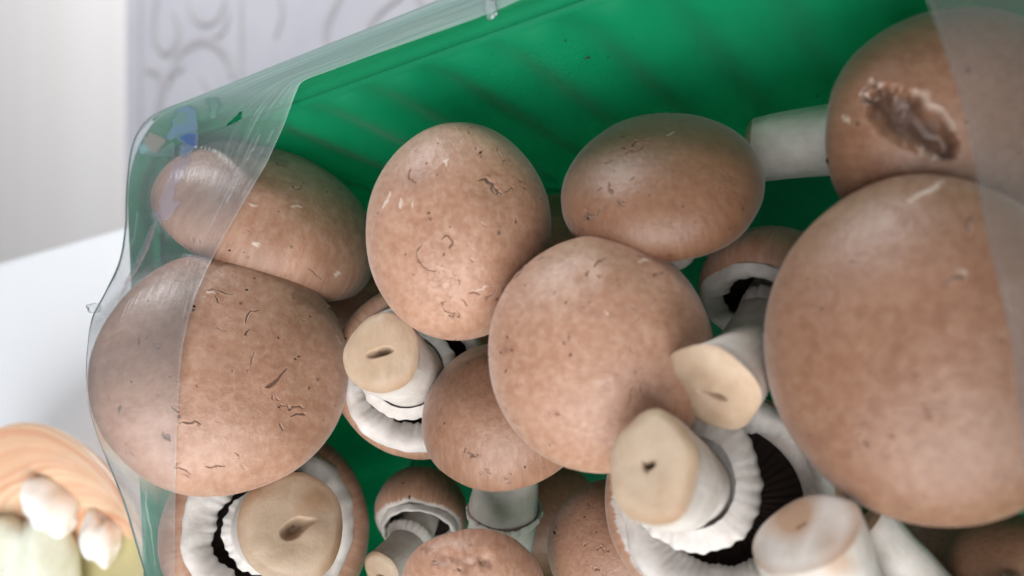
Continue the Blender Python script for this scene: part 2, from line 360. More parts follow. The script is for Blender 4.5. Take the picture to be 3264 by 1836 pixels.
# table: its far edge runs parallel to the back rim of the tray
te = WZ(200, 775, 0.0); TY = te[1]
table = empty('kitchen_table', (0.10, TY - 0.4, FLOOR_Z)); tag(table, 'white table top with its far edge parallel to the tray', 'table')
def rbox(x0, x1, y0, y1, z0, z1, b):
    import bmesh
    bm = bmesh.new(); bmesh.ops.create_cube(bm, size=1)
    for v in bm.verts: v.co = ((x0 + x1) / 2 + v.co.x * (x1 - x0), (y0 + y1) / 2 + v.co.y * (y1 - y0), (z0 + z1) / 2 + v.co.z * (z1 - z0))
    if b: bmesh.ops.bevel(bm, geom=bm.edges[:], offset=b, segments=3, affect='EDGES', profile=0.5)
    V = np.array([v.co[:] for v in bm.verts]); F = [tuple(v.index for v in f.verts) for f in bm.faces]; bm.free(); return V, F
V, F = rbox(-0.62, 0.72, TY - 0.75, TY, -0.03, 0.0, 0.004); mesh_obj('table_top', V, F, M_TABLE, table)
for lx in (-0.57, 0.67):
    for ly in (TY - 0.70, TY - 0.10):
        V, F = rbox(lx - 0.025, lx + 0.025, ly - 0.025, ly + 0.025, FLOOR_Z, -0.0295, 0.003); mesh_obj('leg', V, F, M_TABLE, table)

# ------------------------------------------------------------------ tray
TL, TW = 0.225, 0.160          # outer rim size
FL = 0.0058                    # flange width
def rrect(x0, x1, y0, y1, r, ns, nc):
    """points counter-clockwise with outward normals; straight parts carry running length"""
    P, Nn, tag_ = [], [], []
    segs = [((x0 + r, y0), (x1 - r, y0), (0, -1)), ((x1, y0 + r), (x1, y1 - r), (1, 0)), ((x1 - r, y1), (x0 + r, y1), (0, 1)), ((x0, y1 - r), (x0, y0 + r), (-1, 0))]
    cen = [(x1 - r, y0 + r), (x1 - r, y1 - r), (x0 + r, y1 - r), (x0 + r, y0 + r)]
    for i, (a, b, nn) in enumerate(segs):
        for t in np.linspace(0, 1, ns[i % 2], endpoint=False):
            P.append((a[0] + (b[0] - a[0]) * t, a[1] + (b[1] - a[1]) * t)); Nn.append(nn); tag_.append(t)
        a0 = math.atan2(nn[1], nn[0])
        for t in np.linspace(0, 1, nc, endpoint=False):
            an = a0 + t * math.pi / 2; P.append((cen[i][0] + r * math.cos(an), cen[i][1] + r * math.sin(an))); Nn.append((math.cos(an), math.sin(an))); tag_.append(-1)
    return np.array(P), np.array(Nn), np.array(tag_)
NS = (440, 300); NC = 40; RC = 0.020
P0, N0, T0 = rrect(0, TL, -TW, 0, RC, NS, NC)
seglen = np.linalg.norm(np.roll(P0, -1, 0) - P0, axis=1)
def rib_wave(x, pitch):
    w = 0.5 + 0.5 * np.cos((x / pitch - 0.25) * 2 * math.pi)
    return w
long_ = np.abs(N0[:, 1]) > 0.999; short_ = np.abs(N0[:, 0]) > 0.999
rib = np.zeros(len(P0)); PITCH = 0.0152
RIBD = 0.0015; rib[long_] = rib_wave(P0[long_, 0] - 0.0617, PITCH); rib[short_] = rib_wave(P0[short_, 1] + 0.4 + 0.012, PITCH)
end = np.clip(np.minimum(T0, 1 - T0) / 0.03, 0, 1) * (T0 >= 0); rib *= np.where(T0 >= 0, end, 0)
tray = empty('mushroom_tray', (TL / 2, -TW / 2, 0.0)); tag(tray, 'green translucent plastic punnet with ribbed walls holding the mushrooms', 'tray')
def ring(off, z, ribd=0.0):
    q = P0 - N0 * (off + ribd * rib)[:, None] if np.ndim(ribd) or ribd else P0 - N0 * off
    return np.c_[q, np.full(len(P0), z)]
# flange with a turned-down outer lip and a soft inner roll
rim_prof = [(0.0008, RIM_Z - 0.006), (0.0002, RIM_Z - 0.0030), (0.0000, RIM_Z - 0.0012), (0.0006, RIM_Z - 0.0003), (0.0016, RIM_Z), (FL * 0.5, RIM_Z), (FL - 0.0010, RIM_Z), (FL - 0.0003, RIM_Z - 0.0003), (FL + 0.0002, RIM_Z - 0.0012), (FL + 0.0006, RIM_Z - 0.0030), (FL + 0.0018, RIM_Z - 0.0038)]
V = np.vstack([ring(o, z) for o, z in rim_prof])
def shell(name, V, nr, nc, thick, flip, sm=True, mat=None):
    F = grid_faces(nr, nc, True, flip); o = mesh_obj(name, V, F, mat or M_TRAY, tray, smooth=sm)
    md = o.modifiers.new('thickness', 'SOLIDIFY'); md.thickness = thick; md.offset = 0; return o
shell('rim', V, len(rim_prof), len(P0), 0.0006, False, mat=M_RIM)
zs = np.concatenate([[RIM_Z - 0.0038, RIM_Z - 0.0060, RIM_Z - 0.0064, RIM_Z - 0.0110], np.linspace(RIM_Z - 0.020, 0.008, 14), [0.005, 0.0032, 0.0022]])
rows = []
for i, z in enumerate(zs):
    off = FL + 0.0018 + (RIM_Z - 0.0038 - z) * 0.115
    if z < 0.0079: off += (0.0035 - max(0, z - 0.0022)) * 0.9
    ribd = 0.0 if i < 2 else (0.0005 if i == 2 else 0.0016)
    if i > 2: off += 0.0004 * min(1, (i - 2) / 3)
    rows.append(np.c_[P0 - N0 * (off - ribd * 0.0 + ribd * rib)[:, None] if i >= 2 else P0 - N0 * off, np.full(len(P0), z)])
V = np.vstack(rows); wall = shell('side_wall', V, len(rows), len(P0), 0.0006, False)
last = rows[-1]; cen = np.array([TL / 2, -TW / 2, 0.0022])
rows = [last * (1 - t) + cen * t for t in (0.0, 0.04, 0.06, 0.3, 0.6, 0.95)]
for i in range(2, 6): rows[i][:, 2] += 0.0012
V = np.vstack(rows); shell('base', V, 6, len(P0), 0.0006, False)

# ------------------------------------------------------------------ mushrooms
ALLBVH = {}
def frame(z, hint):
    z = z / np.linalg.norm(z); x = hint - z * (hint @ z); x /= np.linalg.norm(x); return x, np.cross(z, x), z
def make_mushroom(key, label, c, zeta, axis, Rpx, hr=0.72, sx=1.0, sy=1.0, seed=1, rough=0.05, skin_end=0.55, roll=0.0, nt=240, nd=120,
                  stem=None, veil=None, gills=True, skirt=None, wear=(), tone=0.0, tones=(), dents=(), gash=None, margin=(0.14, 0.20), hump=0.92, notch=None, nick=22, bbox=None, cutmat=None, cutwear=(), cuttone=(), cutdents=(), stemtone=()):
    """c, Rpx in 2576-wide picture units. axis = cap apex direction in (right, up, toward camera)."""
    if bbox:                   # settle centre and size so that the cap fills its place
        p0 = np.linspace(0, math.pi / 2, 14); p1 = np.linspace(0, 2.4, 8); t0 = np.linspace(0, 2 * math.pi, 40, endpoint=False)
        c = ((bbox[0] + bbox[2]) / 2, (bbox[1] + bbox[3]) / 2); asp = axis[2] > 0.93 * np.linalg.norm(axis)
        for _ in range(8):
            u, v = s(c[0]), s(c[1]); C = W(u, v, zeta); R = s(Rpx) / FPX * zeta
            X, Y, Z = frame(VD(u, v, axis), view_frame(u, v)[0])
            if roll: X, Y = X * math.cos(roll) + Y * math.sin(roll), -X * math.sin(roll) + Y * math.cos(roll)
            r0 = np.concatenate([R * np.sin(p0) ** hump, R * (1 - margin[0] + margin[0] * np.cos(p1))]); z0 = np.concatenate([R * hr * np.cos(p0), -R * margin[1] * np.sin(p1)])
            q = np.stack([np.outer(r0, np.cos(t0)) * sx, np.outer(r0, np.sin(t0)) * sy, np.repeat(z0[:, None], 40, 1)], -1).reshape(-1, 3)
            uu, vv, _d = PIX(C + q[:, :1] * X + q[:, 1:2] * Y + q[:, 2:3] * Z); k = 2576.0 / 3264.0
            b = (uu.min() * k, vv.min() * k, uu.max() * k, vv.max() * k); wr, hr_ = (bbox[2] - bbox[0]) / (b[2] - b[0]), (bbox[3] - bbox[1]) / (b[3] - b[1])
            c = (c[0] + (bbox[0] + bbox[2] - b[0] - b[2]) / 2, c[1] + (bbox[1] + bbox[3] - b[1] - b[3]) / 2)
            if asp: sx *= wr; sy *= hr_
            else: Rpx *= math.sqrt(wr * hr_)
        print('FIT', key, [round(x) for x in b], 'target', bbox, round(Rpx), round(sx, 3), round(sy, 3))
    u, v = s(c[0]), s(c[1]); C = W(u, v, zeta); R = s(Rpx) / FPX * zeta; H = R * hr
    A = VD(u, v, axis); hint, _, _ = view_frame(u, v); X, Y, Z = frame(A, hint)
    if roll:
        X, Y = X * math.cos(roll) + Y * math.sin(roll), -X * math.sin(roll) + Y * math.cos(roll)
    root = empty('mushroom', C); tag(root, label, 'mushroom', 'brown mushrooms packed in the green tray')
    nz = Noise(seed); nz2 = Noise(seed + 50, 20)
    th = np.linspace(0, 2 * math.pi, nt, endpoint=False)
    ph = np.linspace(0.012, math.pi / 2, nd); b, cc = margin[0] * R, margin[1] * R
    ps = np.linspace(0, math.radians(155), 26)[1:]
    r = np.concatenate([R * np.sin(ph) ** hump, R - b + b * np.cos(ps)]); z = np.concatenate([H * np.cos(ph), -cc * np.sin(ps)])
    par = np.concatenate([np.zeros(nd), ps / ps[-1]]); dome = np.concatenate([np.sin(ph), np.ones(len(ps))])
    nr = len(r); rr, tt = np.meshgrid(r, th, indexing='ij'); zz = np.repeat(z[:, None], nt, 1); pp = np.repeat(par[:, None], nt, 1)
    q = np.stack([rr * np.cos(tt) * sx, rr * np.sin(tt) * sy, zz], -1).reshape(-1, 3)
    qn = q / R
    d = nz(qn, 0.28) * rough * 1.25 + nz2(qn, 0.8) * rough * 0.22 + nz(qn, 1.6) * rough * 0.07 + nz2(qn, 3.2) * rough * 0.025
    rad = q + np.array([0, 0, 0.35 * H]); rad = rad / (np.linalg.norm(rad, axis=1)[:, None] + 1e-9)
    q = q + rad * (d * R)[:, None]
    # wavy lower margin
    q[:, 2] += (pp.ravel() > 0.02) * noise1(tt.ravel(), seed + 7, (2, 3, 5, 9), 0.028) * R
    Pw = C + q[:, :1] * X + q[:, 1:2] * Y + q[:, 2:3] * Z
    Nn = vnormals(Pw, nr, nt)
    if ((Nn[: nt * 20] @ Z).mean()) < 0: Nn = -Nn
    sk = 1 - np.clip((pp.ravel() - skin_end) / 0.30 + 0.5 + 0.25 * noise1(tt.ravel(), seed + 3, (5, 9, 14, 23, 31)), 0, 1)
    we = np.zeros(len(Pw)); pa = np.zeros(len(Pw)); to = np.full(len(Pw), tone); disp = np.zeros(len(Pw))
    U, Vv, D = PIX(Pw); facing = ((CAM - Pw) * Nn).sum(1) > 0
    n5a, n5b, n9 = nz2(qn, 5.0), nz(qn, 5.0), nz2(qn, 13.0)
    rngw = np.random.RandomState(seed + 99)
    for it in wear:            # (kind, width px3264, polyline in 2576 units)
        kind, wpx, pts = it; pts = [(s(a), s(b2)) for a, b2 in pts]
        if len(pts) > 2: pts = [tuple(p) for p in spline(pts, 5 * len(pts))]
        dist, t = polyline_dist(U + 8 * n5a + 4 * n9, Vv + 8 * n5b - 4 * n9, pts)
        w = 0.55 * wpx * (0.35 + 0.65 * np.sin(np.clip(t, 0.02, 0.98) * math.pi))
        f = np.clip(1.5 - dist / w, 0, 1) * facing
        if kind == 'crack': we = np.maximum(we, f * 0.85); disp -= f * 0.00012; lip = np.clip(1.2 - np.abs(dist - 2.6 * w) / w, 0, 1) * facing; disp += lip * 0.00006
        elif kind == 'pale': pa = np.maximum(pa, f * 0.6); disp += f * 0.00008
        elif kind == 'stain': to = np.maximum(to, f * 0.6)
    for _k in range(nick):
        a0 = rngw.uniform(0, 6.283); e0 = rngw.uniform(0.15, 1.45); g = rngw.uniform(0, 6.283); ln = 0.012 + 0.075 * rngw.uniform(0, 1) ** 3; cv = rngw.uniform(-1.5, 1.5)
        b0 = np.array([math.cos(a0) * math.sin(e0), math.sin(a0) * math.sin(e0), math.cos(e0) * hr]); t1 = np.cross(b0, [0.3, 0.5, 0.8]); t1 /= np.linalg.norm(t1); t2 = np.cross(b0, t1); t2 /= np.linalg.norm(t2)
        rel = qn - b0; x1 = rel @ (t1 * math.cos(g) + t2 * math.sin(g)); y1 = rel @ (t2 * math.cos(g) - t1 * math.sin(g)) - cv * x1 ** 2 / ln * 0.4 + 0.014 * n5a + 0.004 * n9
        f = np.clip(1.4 - np.abs(y1) / (0.007 * (1.05 - np.minimum(1, np.abs(x1) / ln))  + 1e-4), 0, 1) * (np.abs(x1) < ln) * (np.abs(rel @ b0) < 0.12); we = np.maximum(we, f * rngw.uniform(0.15, 0.75)); disp -= f * 0.00008
    # random nicks with a lip, scattered like the peat scratches on the real caps
    for (du, dv, wpx, depth) in dents:
        dist = np.hypot(U - s(du), Vv - s(dv)); disp -= depth * np.exp(-(dist / wpx) ** 2) * facing
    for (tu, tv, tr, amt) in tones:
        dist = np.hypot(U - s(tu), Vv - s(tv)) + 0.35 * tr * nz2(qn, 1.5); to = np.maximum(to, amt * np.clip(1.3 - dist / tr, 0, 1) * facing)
    if gash:                   # a deep split through the skin, photo polyline + widths
        pts, wpx, dep = gash; pts = [tuple(p) for p in spline([(s(a), s(b2)) for a, b2 in pts], 24)]
        dist, t = polyline_dist(U + 11 * n5a + 8 * n9, Vv + 11 * n5b + 8 * n9, pts); w = wpx * (0.12 + 0.88 * np.sin(np.clip(t, 0, 1) * math.pi) ** 0.8)
        f = np.clip(1.25 - dist / w, 0, 1) * facing; disp -= dep * f ** 0.8
        we = np.maximum(we, np.clip(f * 2.2 - 0.25, 0, 0.95) * np.clip(0.85 + 0.25 * nz2(qn, 3.0), 0.45, 1)); pa = np.maximum(pa, 0.40 * np.clip(1 - np.abs(dist - w * 1.18) / (0.24 * w), 0, 1) * facing * (nz(qn, 2.0) > -0.1))
    if notch:                  # a bite out of the margin
        nu, nv, nw, nd_ = notch; dist = np.hypot(U - s(nu), Vv - s(nv)); f = np.clip(1.4 - dist / nw, 0, 1); pa = np.maximum(pa, f); Pw = Pw + (C + Z * H * 0.3 - Pw) * (f * nd_)[:, None]
    Pw = Pw + Nn * disp[:, None]
    arc = np.concatenate([ph, math.pi / 2 + ps * 0.35]); aa = np.repeat(arc[:, None], nt, 1)
    kf = 15.0; fib = np.stack([np.cos(tt) * kf * np.sin(np.clip(aa, 0, 1.57)), np.sin(tt) * kf * np.sin(np.clip(aa, 0, 1.57)), aa * 1.6 + seed * 3.1], -1).reshape(-1, 3)
    F = grid_faces(nr, nt, True, False)
    top = C + Z * (H * (1 + 0.0)); ti = len(Pw)
    ring0 = Pw[:nt].mean(0); Pw2 = np.vstack([Pw, ring0[None]])
    tri = np.array([(ti, i, (i + 1) % nt, (i + 1) % nt) for i in range(nt)])
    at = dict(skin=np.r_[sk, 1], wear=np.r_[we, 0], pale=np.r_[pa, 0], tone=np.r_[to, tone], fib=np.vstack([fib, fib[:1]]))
    Fq = [tuple(f) for f in F[:0]]
    cap = mesh_obj('cap', Pw2, F, M_CAP, root, at)
    # close the apex
    import bmesh
    bm = bmesh.new(); bm.from_mesh(cap.data); bm.verts.ensure_lookup_table()
    for i in range(nt): bm.faces.new((bm.verts[ti], bm.verts[i], bm.verts[(i + 1) % nt])).smooth = True
    bmesh.ops.recalc_face_normals(bm, faces=bm.faces[:]); bm.to_mesh(cap.data); bm.free()
    ALLBVH[key] = (Pw, F)
    loc2w = lambda Q: C + Q[:, :1] * X + Q[:, 1:2] * Y + Q[:, 2:3] * Z
    rs0 = (stem['r0'] if stem else 0.3) * R
    if gills:
        ng = 46; gr = np.linspace(0.99 * (R - 1.9 * b), rs0 * 0.8, 12); gt = np.linspace(0, 2 * math.pi, ng * 4, endpoint=False)
        lam = np.tile([0, 1, 0, -1], ng) * 0.007 * R * np.repeat(np.random.RandomState(seed).uniform(0.3, 1.5, ng), 4)
        Q = np.stack([np.outer(gr, np.cos(gt)) * sx, np.outer(gr, np.sin(gt)) * sy, np.repeat((-cc * 0.30 + 0.16 * R * (1 - gr / gr[0]) ** 0.7)[:, None], ng * 4, 1) + lam[None, :]], -1).reshape(-1, 3)
        fb_ = np.stack([np.outer(np.ones(12), np.cos(gt)) * 30, np.outer(np.ones(12), np.sin(gt)) * 30, np.repeat(gr[:, None], ng * 4, 1) * 60], -1).reshape(-1, 3)
        mesh_obj('gills', loc2w(Q), grid_faces(12, ng * 4, True, False), M_GILL, root, dict(fib=fb_))
    if veil:                   # white ragged membrane hanging from the cap margin
        vin, vth = veil['inner'], veil.get('drop', 0.05); gt = np.linspace(0, 2 * math.pi, 260, endpoint=False)
        arcmask = np.ones_like(gt)
        rag = noise1(gt, seed + 21, (2, 3, 5, 8, 13, 21, 34, 47, 61, 83), veil.get('rag', 0.035) * 1.6)
        wide = np.zeros_like(gt)
        for (ang, wd, amt) in veil.get('lobes', ()):
            dd = np.angle(np.exp(1j * (gt - ang))); wide += amt * np.exp(-(dd / wd) ** 2)
        rin = (vin + rag + wide) * R; rin = np.minimum(rin, 0.92 * R); rout = (R - veil.get('out', 0.55) * b) + noise1(gt, seed + 23, (4, 7, 12, 19, 27), 0.035) * R
        rowsT = np.array([0, 0.15, 0.35, 0.55, 0.75, 0.9, 1.0, 1.0, 0.9, 0.6, 0.2])
        low = np.array([0.98, 1.10, 1.06, 0.98, 0.92, 0.88, 0.82, 0.74, 0.62, 0.52, 0.45])
        ruff = noise1(gt, seed + 31, (3, 5, 7, 13), 0.011) * R
        rr_ = rout[None] * (1 - rowsT[:, None]) + rin[None] * rowsT[:, None]
        zz_ = -cc * low[:, None] - vth * R * np.sin(rowsT * 3.14)[:, None] + ruff[None] * (0.3 + rowsT[:, None])
        Q = np.stack([rr_ * np.cos(gt) * sx, rr_ * np.sin(gt) * sy, zz_], -1).reshape(-1, 3); Q += nz2(Q / R, 1.4)[:, None] * 0.014 * R; Q[:, 2] += nz(Q / R, 3.2) * 0.010 * R
        fb_ = np.stack([np.cos(gt) * 8 * np.ones_like(rr_), np.sin(gt) * 8 * np.ones_like(rr_), rr_ / R * 4.0], -1).reshape(-1, 3)
        to_ = np.zeros(len(Q))
        mesh_obj('veil', loc2w(Q), grid_faces(11, 260, True, False), M_FLESH, root, dict(fib=fb_, wear=to_, tone=to_))
    if stem:
        rootp = C + Z * (0.12 * R) + (X * stem.get('off', (0, 0))[0] + Y * stem.get('off', (0, 0))[1]) * R
        if 'end' in stem: E_ = W(s(stem['end'][0]), s(stem['end'][1]), stem['ez'])
        else: E_ = rootp - Z * stem['len'] * R
        Ld = np.linalg.norm(E_ - rootp); T0_ = -Z
        ctrl = rootp + T0_ * Ld * 0.5
        n1, m1 = 46, 110; tv = np.linspace(0, 1, n1)
        cur = np.array([(1 - t) ** 2 * rootp + 2 * t * (1 - t) * ctrl + t * t * E_ for t in tv]); tan = np.gradient(cur, axis=0); tan /= np.linalg.norm(tan, axis=1)[:, None]
        cut = VD(s(c[0]), s(c[1]), stem['cut']) if 'cut' in stem else tan[-1]
        rads = np.interp(tv, np.linspace(0, 1, len(stem['r'])), stem['r']) * R if 'r' in stem else np.full(n1, rs0)
        th2 = np.linspace(0, 2 * math.pi, m1, endpoint=False); nzz = Noise(seed + 77)
        rg = []
        for i in range(n1):
            t_ = tan[i]; xx, yy, _ = frame(t_, X); e = stem.get('flat', 1.0) if i > n1 // 2 else 1.0
            wob = 1 + noise1(th2, seed + 5, (1, 2, 3, 5), 0.085) * (0.3 + 0.7 * tv[i])
            if i >= n1 - 3: wob = wob + noise1(th2, seed + 13, (3, 5, 7, 11, 17, 23), 0.022)
            ringp = cur[i] + (np.cos(th2) * rads[i] * wob)[:, None] * xx + (np.sin(th2) * rads[i] * wob * e)[:, None] * yy
            k = max(0, (tv[i] - 0.55) / 0.45)
            if k > 0:          # lean the ring into the cut plane
                rel = ringp - cur[i]; shift = -(rel @ cut) / max(0.55, abs(t_ @ cut)); ringp = ringp + shift[:, None] * t_ * k ** 1.5
            rg.append(ringp)
        G = np.array(rg); Ps = G.reshape(-1, 3); Ps = Ps + (nzz((Ps - C) / R, 1.2) * 0.012 * R)[:, None] * ((Ps - np.repeat(cur, m1, 0)) / (np.linalg.norm(Ps - np.repeat(cur, m1, 0), axis=1)[:, None] + 1e-9))
        fb_ = np.stack([np.tile(np.cos(th2) * 6, n1), np.tile(np.sin(th2) * 6, n1), np.repeat(tv * 2.2, m1) + seed], -1)
        U2, V2, _ = PIX(Ps); to_ = np.zeros(len(Ps))
        for (tu, tv_, tr, amt) in stemtone: to_ = np.maximum(to_, amt * np.clip(1.3 - (np.hypot(U2 - s(tu), V2 - s(tv_)) + 0.3 * tr * nzz((Ps - C) / R, 2.0)) / tr, 0, 1))
        to_ = np.maximum(to_, 0.25 * np.clip((np.repeat(tv, m1) - 0.93) / 0.07, 0, 1))
        mesh_obj('stem', Ps, grid_faces(n1, m1, True, True), M_STEM, root, dict(fib=fb_, wear=np.zeros(len(Ps)), tone=to_))
        # sawn end: slightly domed disc with a hollow and saw grain
        Gs = Ps.reshape(n1, m1, 3)[-1]; ce = Gs.mean(0); nk = 44; kk = np.concatenate([[1.0, 0.985, 0.955], np.linspace(0.92, 0.015, nk - 3)])
        En = cut if (cut @ tan[-1]) > 0 else -cut
        Q = np.array([ce + (Gs - ce) * k for k in kk]).reshape(-1, 3)
        rho = np.repeat(kk, m1); U3, V3, _ = PIX(Q)
        nq = Noise(seed + 5, 18); lift = 0.075 * R * (1 - rho ** 5) + (nq((Q - ce) / R, 1.2) * 0.016 * R + nq((Q - ce) / R, 4.0) * 0.004 * R) * np.clip((1 - rho) / 0.15, 0, 1)
        hole = stem.get('hole', 0.13); xx, yy, _ = frame(En, X)
        a1 = ((Q - ce) @ xx) / (rads[-1] * hole * 1.9) - 0.2; b1 = ((Q - ce) @ yy) / (rads[-1] * hole) + 0.3
        ang = stem.get('holeang', 0.5); a2, b2 = a1 * math.cos(ang) + b1 * math.sin(ang), -a1 * math.sin(ang) + b1 * math.cos(ang)
        hd = np.sqrt(a2 ** 2 + (b2 * 1.6) ** 2) + 0.25 * nq((Q - ce) / R, 5.0); hole_f = np.clip(1.35 - hd, 0, 1)
        lift -= hole_f * 0.09 * R
        wr = np.clip(hole_f * 0.55, 0, 1); to3 = np.clip(0.38 + 0.30 * nq((Q - ce) / R, 1.1), 0.05, 0.8) * np.clip((rho - 0.80) / 0.20, 0, 1) + 0.22 * np.clip(1 - hd / 2.6, 0, 1) + 0.26 * np.clip(nq((Q - ce) / R, 0.9), 0, 1) + 0.10 * np.clip(nq((Q - ce) / R, 3.5), 0, 1)
        for (tu, tv_, tr, amt) in cuttone: to3 = np.maximum(to3, amt * np.clip(1.3 - (np.hypot(U3 - s(tu), V3 - s(tv_)) + 0.35 * tr * nq((Q - ce) / R, 2.0)) / tr, 0, 1))
        for it in cutwear:
            kind, wpx, pts = it; pts = [(s(a), s(b2_)) for a, b2_ in pts]; dist, t = polyline_dist(U3, V3, pts)
            f = np.clip(1.5 - dist / (wpx * (0.4 + 0.6 * np.sin(np.clip(t, 0, 1) * math.pi))), 0, 1); wr = np.maximum(wr, f * 0.8); lift -= f * 0.015 * R
        Q = Q + lift[:, None] * En
        fb3 = np.stack([((Q - ce) @ xx) / R * stem.get('grain', 5.0), ((Q - ce) @ yy) / R * 3.0, np.full(len(Q), seed * 1.7)], -1)
        co = mesh_obj('cut_end', Q, grid_faces(nk, m1, True, True), cutmat or M_CUT, root, dict(fib=fb3, wear=wr, tone=np.clip(to3, 0, 1)))
        if skirt:              # torn ring around the stem
            ti_ = int(skirt['t'] * (n1 - 1)); t_ = tan[ti_]; xx, yy, _ = frame(t_, X); base = rads[ti_]
            ks = np.array([0.0, 0.25, 0.5, 0.75, 0.92, 1.0, 1.0, 0.9, 0.6, 0.25]); hh = np.array([0, 0.02, 0.03, 0.02, 0.0, -0.02, -0.06, -0.09, -0.10, -0.11])
            m2 = 240; t3 = np.linspace(0, 2 * math.pi, m2, endpoint=False)
            rout = (skirt['w'] + noise1(t3, seed + 41, (1, 2, 3, 5, 8, 13, 17, 23, 31, 43), skirt.get('rag', 0.06))) * R
            for (ang_, wd, amt) in skirt.get('lobes', ()): rout = rout + amt * R * np.exp(-(np.angle(np.exp(1j * (t3 - ang_))) / wd) ** 2)
            ru = np.abs(noise1(t3, seed + 61, (5, 11, 19, 31), 0.012)) * R
            Q = []
            for k, h in zip(ks, hh):
                rad_ = base * 0.96 + np.maximum(rout, 0.02 * R) * k
                Q.append(cur[ti_] + (np.cos(t3) * rad_)[:, None] * xx + (np.sin(t3) * rad_)[:, None] * yy - t_ * ((h + 0.0) * R - skirt.get('tilt', 0.25) * R * k * k * -1 * 0.5 + ru * k)[:, None])
            Q = np.array(Q).reshape(-1, 3)
            fb_ = np.stack([np.tile(np.cos(t3) * 7, 10), np.tile(np.sin(t3) * 7, 10), np.repeat(ks, m2)], -1)
            mesh_obj('stem_ring', Q, grid_faces(10, m2, True, True), M_FLESH, root, dict(fib=fb_, wear=np.zeros(len(Q)), tone=np.zeros(len(Q))))
    return root

# A: large cap at left, under the film
make_mushroom('A', 'largest whole cap at the left, half under the clear film, scratched', (557, 940), 0.167, (0.02, 0.22, 1), 318, hr=0.66, bbox=(244, 622, 882, 1243), seed=11, rough=0.035, skin_end=0.75, nt=440, nd=230, gills=True,
    stem=dict(r0=0.33, r=[0.33, 0.33], len=0.9),
    wear=[('crack', 9, [(665, 975), (690, 955), (718, 932)]), ('crack', 5, [(613, 816), (622, 795), (645, 788), (665, 776)]), ('crack', 5, [(620, 845), (628, 835)]), ('crack', 6, [(715, 1020), (735, 1025), (758, 1027)]),
          ('crack', 5, [(690, 990), (696, 1005)]), ('crack', 5, [(735, 1050), (755, 1040), (770, 1042)]), ('crack', 6, [(412, 1088), (422, 1112)]), ('crack', 5, [(305, 1015), (300, 1040)]), ('crack', 4, [(455, 1065), (478, 1058), (500, 1060)]),
          ('crack', 5, [(440, 1170), (455, 1180), (475, 1188)]), ('crack', 4, [(520, 1178), (560, 1176)]), ('crack', 4, [(520, 740), (550, 733), (585, 738)]), ('crack', 4, [(560, 760), (540, 752)]), ('crack', 4, [(320, 1140), (345, 1150)]),
          ('crack', 5, [(350, 845), (355, 865)]), ('crack', 4, [(385, 860), (392, 868)]), ('crack', 4, [(270, 990), (275, 1010)]), ('pale', 8, [(515, 742), (545, 748)]), ('crack', 4, [(700, 1070), (705, 1085)]), ('crack', 4, [(430, 1030), (445, 1040)]),
          ('pale', 9, [(818, 765), (840, 782), (850, 800)]), ('crack', 4, [(818, 770), (835, 790)]), ('stain', 26, [(740, 745), (790, 770), (820, 800)]), ('pale', 6, [(850, 845), (858, 870)]), ('crack', 6, [(488, 770), (489, 774)]), ('crack', 5, [(868, 850), (869, 853)])],
    dents=[(660, 1010, 60, 0.0005), (540, 790, 50, 0.0004), (420, 1090, 40, 0.0004), (740, 1060, 45, 0.0005), (480, 1000, 70, 0.0003)], tones=[(800, 1050, 170, 0.30), (780, 800, 120, 0.22)])
# B: cap lying on its side in the corner
make_mushroom('B', 'cap lying on its side in the tray corner under the film', (672, 588), 0.190, (0.40, 0.85, 0.28), 292, hr=0.68, bbox=(385, 352, 940, 755), seed=23, rough=0.04, skin_end=0.62, nt=340, nd=170, stem=dict(r0=0.36, r=[0.36, 0.34], len=1.0),
    wear=[('crack', 6, [(735, 462), (745, 472), (758, 470), (765, 460)]), ('stain', 22, [(650, 385), (690, 395), (720, 410)]), ('crack', 5, [(655, 388), (672, 396)]), ('crack', 4, [(700, 405), (720, 418)]), ('pale', 14, [(640, 615), (655, 608)]), ('pale', 12, [(840, 690), (862, 690)]), ('pale', 6, [(620, 515), (650, 518)]), ('pale', 8, [(735, 520), (755, 522)]), ('crack', 5, [(480, 600), (510, 610)])],
    tones=[(650, 640, 120, 0.35), (820, 700, 90, 0.3)])
